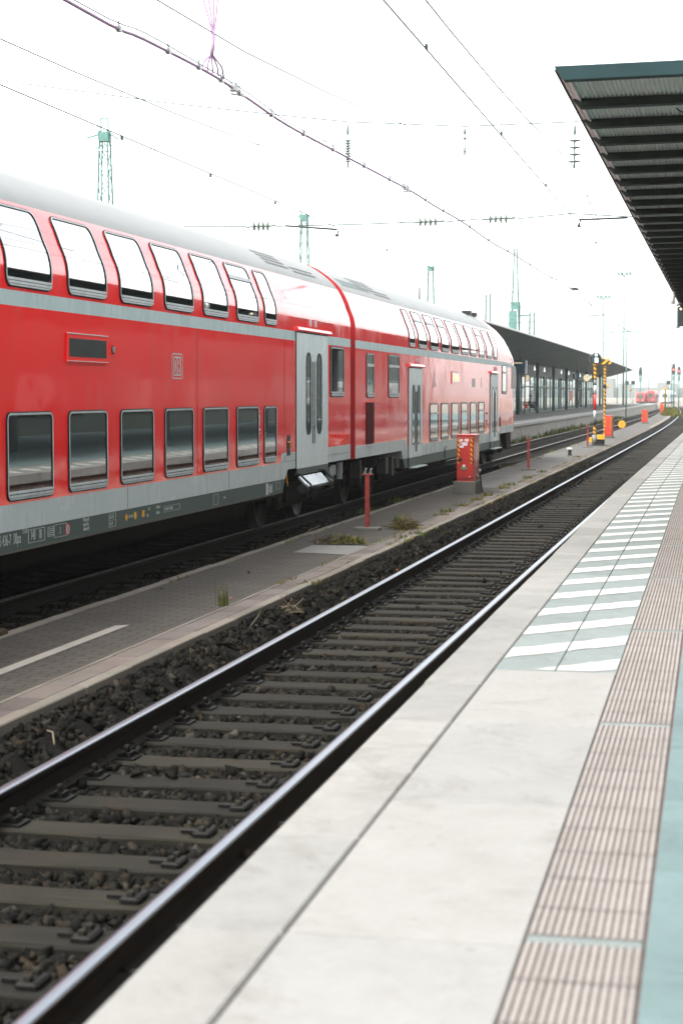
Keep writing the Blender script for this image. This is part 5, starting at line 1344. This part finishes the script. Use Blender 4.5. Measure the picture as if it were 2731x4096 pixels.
# ------------------------------------------------------------------ far signals and trains
def signal(x, y, zt, zb, lit, label):
    o = thing('light_signal', (x, y, -.4), label, 'signal', 'far light signals')
    mb = MB(); mb.tube([(x, y, -.4), (x, y, zb + .2)], .09, 8); obj('pole', mb, 'lattice', o)
    h = zt - zb; mb = MB(); mb.prism([(x - .22, zb), (x + .22, zb), (x + .24, zb + h * .5), (x + .14, zb + h), (x - .14, zb + h), (x - .24, zb + h * .5)], y - .06, y + .1, 'y'); mb.box(x - .16, x + .16, y - .05, y + .08, zb - .75, zb - .1); obj('head', mb, 'sig_back', o)
    if lit:
        mb = MB(); mb.lathe(x, zb + h * .48, [(.13, y - .1), (.12, y - .12)], 14, 0, 'y'); obj('red_lamp', mb, 'redlamp', o)
signal(-7.22, 250, 6.35, 4.8, True, 'left one of the two far signals showing red'); signal(-6.5, 250, 5.95, 4.75, True, 'right one of the two far signals showing red, a little lower')
signal(-11.73, 250, 5.9, 4.65, False, 'unlit dark far signal right of the far canopy tip')
for x, z, lb in ((-13.57, 3.74, 'left square dark board beside the far canopy end'), (-12.73, 3.76, 'right square dark board beside the far canopy end'), (-7.92, 3.77, 'square dark board left of the red signals')):
    o = thing('square_board', (x, 250, -.4), lb, 'sign', 'square dark boards'); mb = MB(); mb.cbox(x - .26, x + .26, 249.95, 250.05, z - .26, z + .26, .02); obj('board', mb, 'sig_back', o)
    mb = MB(); mb.tube([(x, 250.1, -.4), (x, 250.1, z)], .05, 7); obj('pole', mb, 'lattice', o)
for x, y, z, lb in ((-12.84, 230, 3.0, 'small yellow triangle sign left of the square boards'), (-11.97, 230, 2.68, 'small lower yellow sign below the square boards'), (-7.4, 222, 2.85, 'small orange sign on top of the pale striped far pole')):
    o = thing('yellow_sign', (x, y, -.4), lb, 'sign', 'small far yellow signs'); mb = MB(); mb.prism([(x - .22, z - .15), (x + .22, z - .15), (x, z + .2)], y - .04, y, 'y'); obj('plate', mb, 'yellow', o)
    mb = MB(); mb.tube([(x, y, -.4), (x, y, z - .1)], .05 if x < -8 else .12, 7); obj('pole', mb, 'sig_white' if x < -8 else 'leaf_y', o)
def far_train(x, y, L, h, m, label):
    o = thing('distant_train', (x, y, -.4), label, 'train car', 'distant trains'); w_ = 1.35; b = -.2
    mb = MB(); pr = [(w_, b + .3), (w_, b + h * .7), (w_ * .85, b + h * .9), (w_ * .4, b + h), (-w_ * .4, b + h), (-w_ * .85, b + h * .9), (-w_, b + h * .7), (-w_, b + .3)]; n = len(pr)
    secs = [(0, .78), (.5, .92), (1.6, 1), (L, 1)]
    for yy, f in secs:
        for px_, pz_ in pr: mb.v.append((x + px_ * f, y + yy, b + (pz_ - b) * (f if f == 1 else .5 + f * .5)))
    for j in range(3):
        for i in range(n): mb.face((j * n + i, j * n + (i + 1) % n, (j + 1) * n + (i + 1) % n, (j + 1) * n + i), 0)
    mb.face(range(n)); mb.face([3 * n + i for i in range(n)]); obj('body', mb, m, o)
    mb = MB(); mb.prism([(x - .75, b + h * .42), (x + .75, b + h * .42), (x + .65, b + h * .74), (x - .65, b + h * .74)], y - .03, y + .2, 'y'); obj('windscreen', mb, 'mull', o)
    mb = MB(); mb.box(x - 1.0, x + 1.0, y + .2, y + L, b - .1, b + .3); obj('underframe', mb, 'black', o)
    for s in (-1, 1):
        mb = MB(); mb.lathe(x + s * .75, b + h * .25, [(.12, y - .02), (.1, y - .05)], 8, 0, 'y'); obj('headlight', mb, 'sticker', o)
    mb = MB()
    for k in range(int(L / 2.2) - 1): mb.box(x + w_ - .01, x + w_ + .02, y + 3 + k * 2.2, y + 4.6 + k * 2.2, b + h * .42, b + h * .66)
    obj('windows', mb, 'mull', o)
far_train(-23.5, 500, 24, 3.0, 'far_red', 'left one of the distant red trains facing the station'); far_train(-20.9, 505, 24, 3.5, 'far_red', 'right one of the distant red trains facing the station'); far_train(-16.6, 495, 60, 3.4, 'far_white', 'pale distant train right of the red ones')
mb = MB(); mb.box(-300, 90, 1300, 1340, -.4, 7)
for k in range(40): mb.box(-300 + k * 9, -300 + k * 9 + random.uniform(4, 8.8), 1270, 1298, -.4, random.uniform(5, 15))
tag(obj('skyline', mb, 'panel'), 'faint skyline of buildings fading in the haze at the horizon', 'skyline', kind='stuff')

# ------------------------------------------------------------------ weeds and litter
def tuft(x, y, z, n, h, spread, mats, label, name='grass_tuft', cat='grass tuft', group='weeds on the paved strip', lean=.5, seed=0, w0=.004):
    r = random.Random(seed); mb = MB()
    for i in range(n):
        a = r.uniform(0, 2 * PI); d = spread * r.random() ** .7; bx_, by_ = x + d * math.cos(a), y + d * math.sin(a); hh = h * r.uniform(.35, 1.05); l = lean * hh * r.random(); a2 = r.uniform(0, 2 * PI); w_ = w0 * r.uniform(.7, 1.5)
        P = [(bx_, by_, z), (bx_ + l * .25 * math.cos(a2), by_ + l * .25 * math.sin(a2), z + hh * .55), (bx_ + l * math.cos(a2), by_ + l * math.sin(a2), z + hh * (1 - .25 * l / hh))]
        ux_, uy_ = math.cos(a2 + 1.57) * w_, math.sin(a2 + 1.57) * w_; m = r.randrange(len(mats))
        mb.poly([(P[0][0] - ux_, P[0][1] - uy_, P[0][2]), (P[0][0] + ux_, P[0][1] + uy_, P[0][2]), (P[1][0] + ux_ * .8, P[1][1] + uy_ * .8, P[1][2]), (P[1][0] - ux_ * .8, P[1][1] - uy_ * .8, P[1][2])], m)
        mb.poly([(P[1][0] - ux_ * .8, P[1][1] - uy_ * .8, P[1][2]), (P[1][0] + ux_ * .8, P[1][1] + uy_ * .8, P[1][2]), P[2]], m)
    return tag(obj(name, mb, mats, loc=(x, y, z), fix=False), label, cat, group)
def pile(x, y, z, rx, ry, h, n, mats, label, seed=0, leaves=60):
    r = random.Random(seed); mb = MB()
    for i in range(n):
        a = r.uniform(0, 2 * PI); q = r.random() ** .6; cx_, cy_ = x + rx * q * math.cos(a), y + ry * q * math.sin(a); cz_ = z + .005 + h * r.random() * (1 - q * .7); L = r.uniform(.04, .16); b = r.uniform(0, 2 * PI); t = r.uniform(-.5, .9)
        dx, dy, dz = L * math.cos(b) * math.cos(t), L * math.sin(b) * math.cos(t), L * math.sin(t)
        mb.tube([(cx_ - dx, cy_ - dy, max(z + .003, cz_ - dz * .5)), (cx_, cy_, cz_ + .012), (cx_ + dx, cy_ + dy, max(z + .003, cz_ + dz))], r.uniform(.0018, .005), 3, r.randrange(len(mats)), cap=False)
    for i in range(leaves):
        a = r.uniform(0, 2 * PI); q = r.random() ** .5; p = np.array((x + rx * q * 1.1 * math.cos(a), y + ry * q * 1.1 * math.sin(a), z + .006 + h * .8 * r.random() * (1 - q))); u = np.array((r.uniform(-1, 1), r.uniform(-1, 1), r.uniform(-.4, .7))); u *= r.uniform(.012, .032) / np.linalg.norm(u); v = np.cross(u, (r.uniform(-.4, .4), r.uniform(-.4, .4), 1)); p[2] = max(p[2], z + .03)
        mb.poly([p - u, p + v * .6, p + u, p - v * .6], r.randrange(len(mats)))
    return tag(obj('weed_pile', mb, mats, loc=(x, y, z), fix=False), label, 'weeds', 'weeds on the paved strip')
pile(-5.33, 24.4, SZ, .34, .22, .12, 150, ['dry', 'dry', 'leaf_y', 'twig'], 'heap of brown dead weeds at the edge of the smooth asphalt patch', 1)
tuft(-5.12, 24.45, SZ, 130, .16, .2, ['leaf', 'leaf_y', 'leaf_y'], 'yellow-green grass tuft beside the dead heap at the asphalt patch', seed=2, w0=.005)
tuft(-5.42, 24.7, SZ, 50, .17, .12, ['leaf_y', 'leaf'], 'thin yellowish weed behind the dead heap near the red post', seed=3)
pile(-4.90, 27.3, SZ, .22, .30, .20, 190, ['dry', 'dry', 'leaf_y'], 'bushy heap of dry brown weeds right of the red post', 4)
tuft(-5.02, 27.6, SZ, 40, .26, .1, ['leaf', 'leaf_y'], 'green sprig growing out of the dry heap right of the red post', seed=5, w0=.007)
tuft(-4.50, 26.3, SZ - .02, 70, .12, .16, ['leaf', 'leaf'], 'low green weed on the kerb below the dry heap', seed=6)
tuft(-4.64, 25.6, SZ, 50, .08, .16, ['leaf_y', 'leaf'], 'low yellow weed in the joint of the reddish slabs', seed=16)
tuft(-4.87, 16.95, SZ, 46, .24, .05, ['leaf', 'leaf', 'leaf_y'], 'tall thin green grass tuft growing at the joint of the reddish slabs', seed=7, lean=.35, w0=.0035)
tuft(-4.93, 16.98, SZ, 4, .40, .03, ['dry', 'leaf'], 'few tall brown stalks rising behind the thin green grass tuft', seed=17, lean=.3, w0=.003)
tuft(-4.40, 17.7, -.07, 24, .2, .05, ['dry', 'dry'], 'upright dead brown stalk at the kerb', name='dead_stalk', cat='dead plant', seed=8, lean=.25, w0=.006)
pile(-4.36, 17.55, -.08, .14, .25, .08, 60, ['dry', 'twig'], 'dry brown litter at the foot of the kerb beside the dead stalk', 9, 20)
r_ = random.Random(77)
for i, yy in enumerate((30.5, 31.4, 33.2, 35.0, 36.6, 39.6, 41.0, 44.5, 48.0)):
    tuft(-4.83 + r_.uniform(-.06, .04), yy, SZ, 60, r_.uniform(.05, .11), .16, ['leaf_y', 'leaf', 'leaf_y'], 'low yellow-green weed along the joint of the pavement near the red cabinet', seed=20 + i, w0=.006)
for i, (xx, yy) in enumerate(((-6.22, 31.5), (-6.3, 35), (-6.25, 44), (-6.2, 52), (-6.2, 58), (-6.2, 66), (-4.9, 60), (-4.7, 72), (-6.1, 75))):
    tuft(xx, yy, SZ - .05, 60, .14, .3, ['leaf', 'leaf_y'], 'small weed clump along the far edge of the paved strip', seed=40 + i, w0=.008)
for i in range(26):
    yy = 82 + i * 3.4; tuft(-9.5 + r_.uniform(-.25, .2), yy, -.15, 70, .42 * r_.uniform(.5, 1.2), .7, ['leaf', 'leaf_y', 'leaf'], 'weeds growing at the foot of the far platform wall', seed=70 + i, w0=.022, group='weeds by the far platform wall')
for i, (xx, yy, hh) in enumerate(((-5.3, 178, .6), (-5.6, 186, .8), (-6.0, 196, .9), (-6.3, 206, .9), (-6.9, 220, .9))):
    tuft(xx, yy, -.1, 300, hh, 1.0, ['leaf_y', 'leaf_y', 'leaf'], 'far yellowish bush between the tracks beside the small red cabinets', name='bush', cat='bush', group='far yellow bushes', seed=110 + i, w0=.04)
mb = MB(); r_ = random.Random(303)
for i in range(5200):
    yy = 19 + 42 * r_.random() ** 1.2; xx = r_.choice((-4.82, -4.82, -4.59, -4.46, -6.08)) + r_.gauss(0, .022)
    if math.sin(yy * 2.1) + math.sin(yy * .73 + 1) + r_.gauss(0, .5) < .35: continue
    h = r_.uniform(.012, .05); a = r_.uniform(0, 6.3); q = .006 + .006 * r_.random()
    mb.poly([(xx - q * math.cos(a), yy - q * math.sin(a), SZ), (xx + q * math.cos(a), yy + q * math.sin(a), SZ), (xx + r_.gauss(0, .02), yy + r_.gauss(0, .02), SZ + h)], r_.randrange(3))
tag(obj('moss', mb, ['leaf_y', 'leaf', 'leaf_y'], fix=False), 'yellow-green moss and seedlings along the joints of the paved strip', 'moss', kind='stuff')
def stick(P, r, label, m='twig'): mb = MB(); mb.tube(P, r, 6); tag(obj('stick', mb, m, loc=P[0]), label, 'stick', 'loose sticks')
stick([(-5.38, 27.9, .06), (-5.15, 27.55, .075), (-4.95, 27.3, .12)], .010, 'long pale stick leaning on the dry heap right of the red post')
stick([(-5.72, 24.55, .06), (-5.62, 24.35, .09), (-5.58, 24.2, .06)], .009, 'short bent stick left of the dead weed heap')
stick([(-4.42, 11.0, -.06), (-4.28, 10.85, -.05), (-4.18, 10.62, -.08)], .006, 'thin pale stick on the ballast near the bottom of the kerb')
stick([(-4.24, 13.8, -.06), (-4.23, 13.75, .06), (-4.22, 13.72, .10)], .004, 'thin upright pale twig in the ballast')
stick([(-4.38, 16.1, -.05), (-4.33, 16.3, .06), (-4.3, 16.25, .12)], .004, 'small forked pale twig at the kerb')
stick([(-6.30, 26.2, .0), (-6.25, 26.6, .07), (-6.2, 27.0, .1)], .008, 'pale twig on the ballast beside the train')
mb = MB()
for i in range(34):
    xx = r_.choice((r_.uniform(-4.4, -4.0), r_.uniform(-3.7, -2.5), r_.uniform(-6.2, -4.5))); yy = r_.uniform(5.5, 34); zz = -.15 if xx > -4.45 else SZ + .008
    if xx > -4.45 and xx < -4.0: zz = -.07
    u = np.array((r_.uniform(-1, 1), r_.uniform(-1, 1), .3)); u *= r_.uniform(.015, .034) / np.linalg.norm(u); v = np.cross(u, (.1, .2, 1)); p = np.array((xx, yy, zz + .012)); mb.poly([p - u, p + v * .7, p + u, p - v * .6])
tag(obj('fallen_leaves', mb, 'leaf_o', fix=False), 'scattered orange and brown fallen leaves on the ballast and paving', 'leaves', kind='stuff')
mb = MB(); mb.cbox(-1.62, -1.56, 4.0, 4.07, -.2, -.16, .012); tag(obj('litter', mb, 'sticker', loc=(-1.6, 4.03, -.2)), 'small pale piece of litter in the dark gap by the platform edge', 'litter')
mb = MB(); mb.cbox(-6.33, -6.27, 19.35, 19.45, -.05, .0, .015); tag(obj('litter', mb, 'sign_blue', loc=(-6.3, 19.4, -.05)), 'small blue piece of litter on the ballast beside the train', 'litter')
mb = MB(); mb.prism([(-6.24, SZ + .012), (-6.12, SZ + .012), (-6.13, SZ + .05), (-6.19, SZ + .065), (-6.23, SZ + .04)], 14.3, 14.5, 'y'); tag(obj('stone', mb, 'dry', loc=(-6.18, 14.4, SZ)), 'brown lump lying on the left kerb of the paved strip', 'stone')

# ------------------------------------------------------------------ haze
mb = MB(); mb.box(-379, 379, -59, 1499, -1.45, 24); hz = obj('haze', mb, 'clear'); hz.data.materials.clear()
hm = bpy.data.materials.new('haze_air'); hm.use_nodes = True; hn = hm.node_tree; hn.nodes.remove(hn.nodes['Principled BSDF'])
pv = hn.nodes.new('ShaderNodeVolumePrincipled'); pv.inputs['Color'].default_value = (.92, .95, .94, 1); pv.inputs['Density'].default_value = .00022; pv.inputs['Anisotropy'].default_value = .1
hn.links.new(pv.outputs[0], hn.nodes['Material Output'].inputs['Volume']); hz.data.materials.append(hm); hz['kind'] = 'stuff'; hz['label'] = 'pale haze that fades the distance'
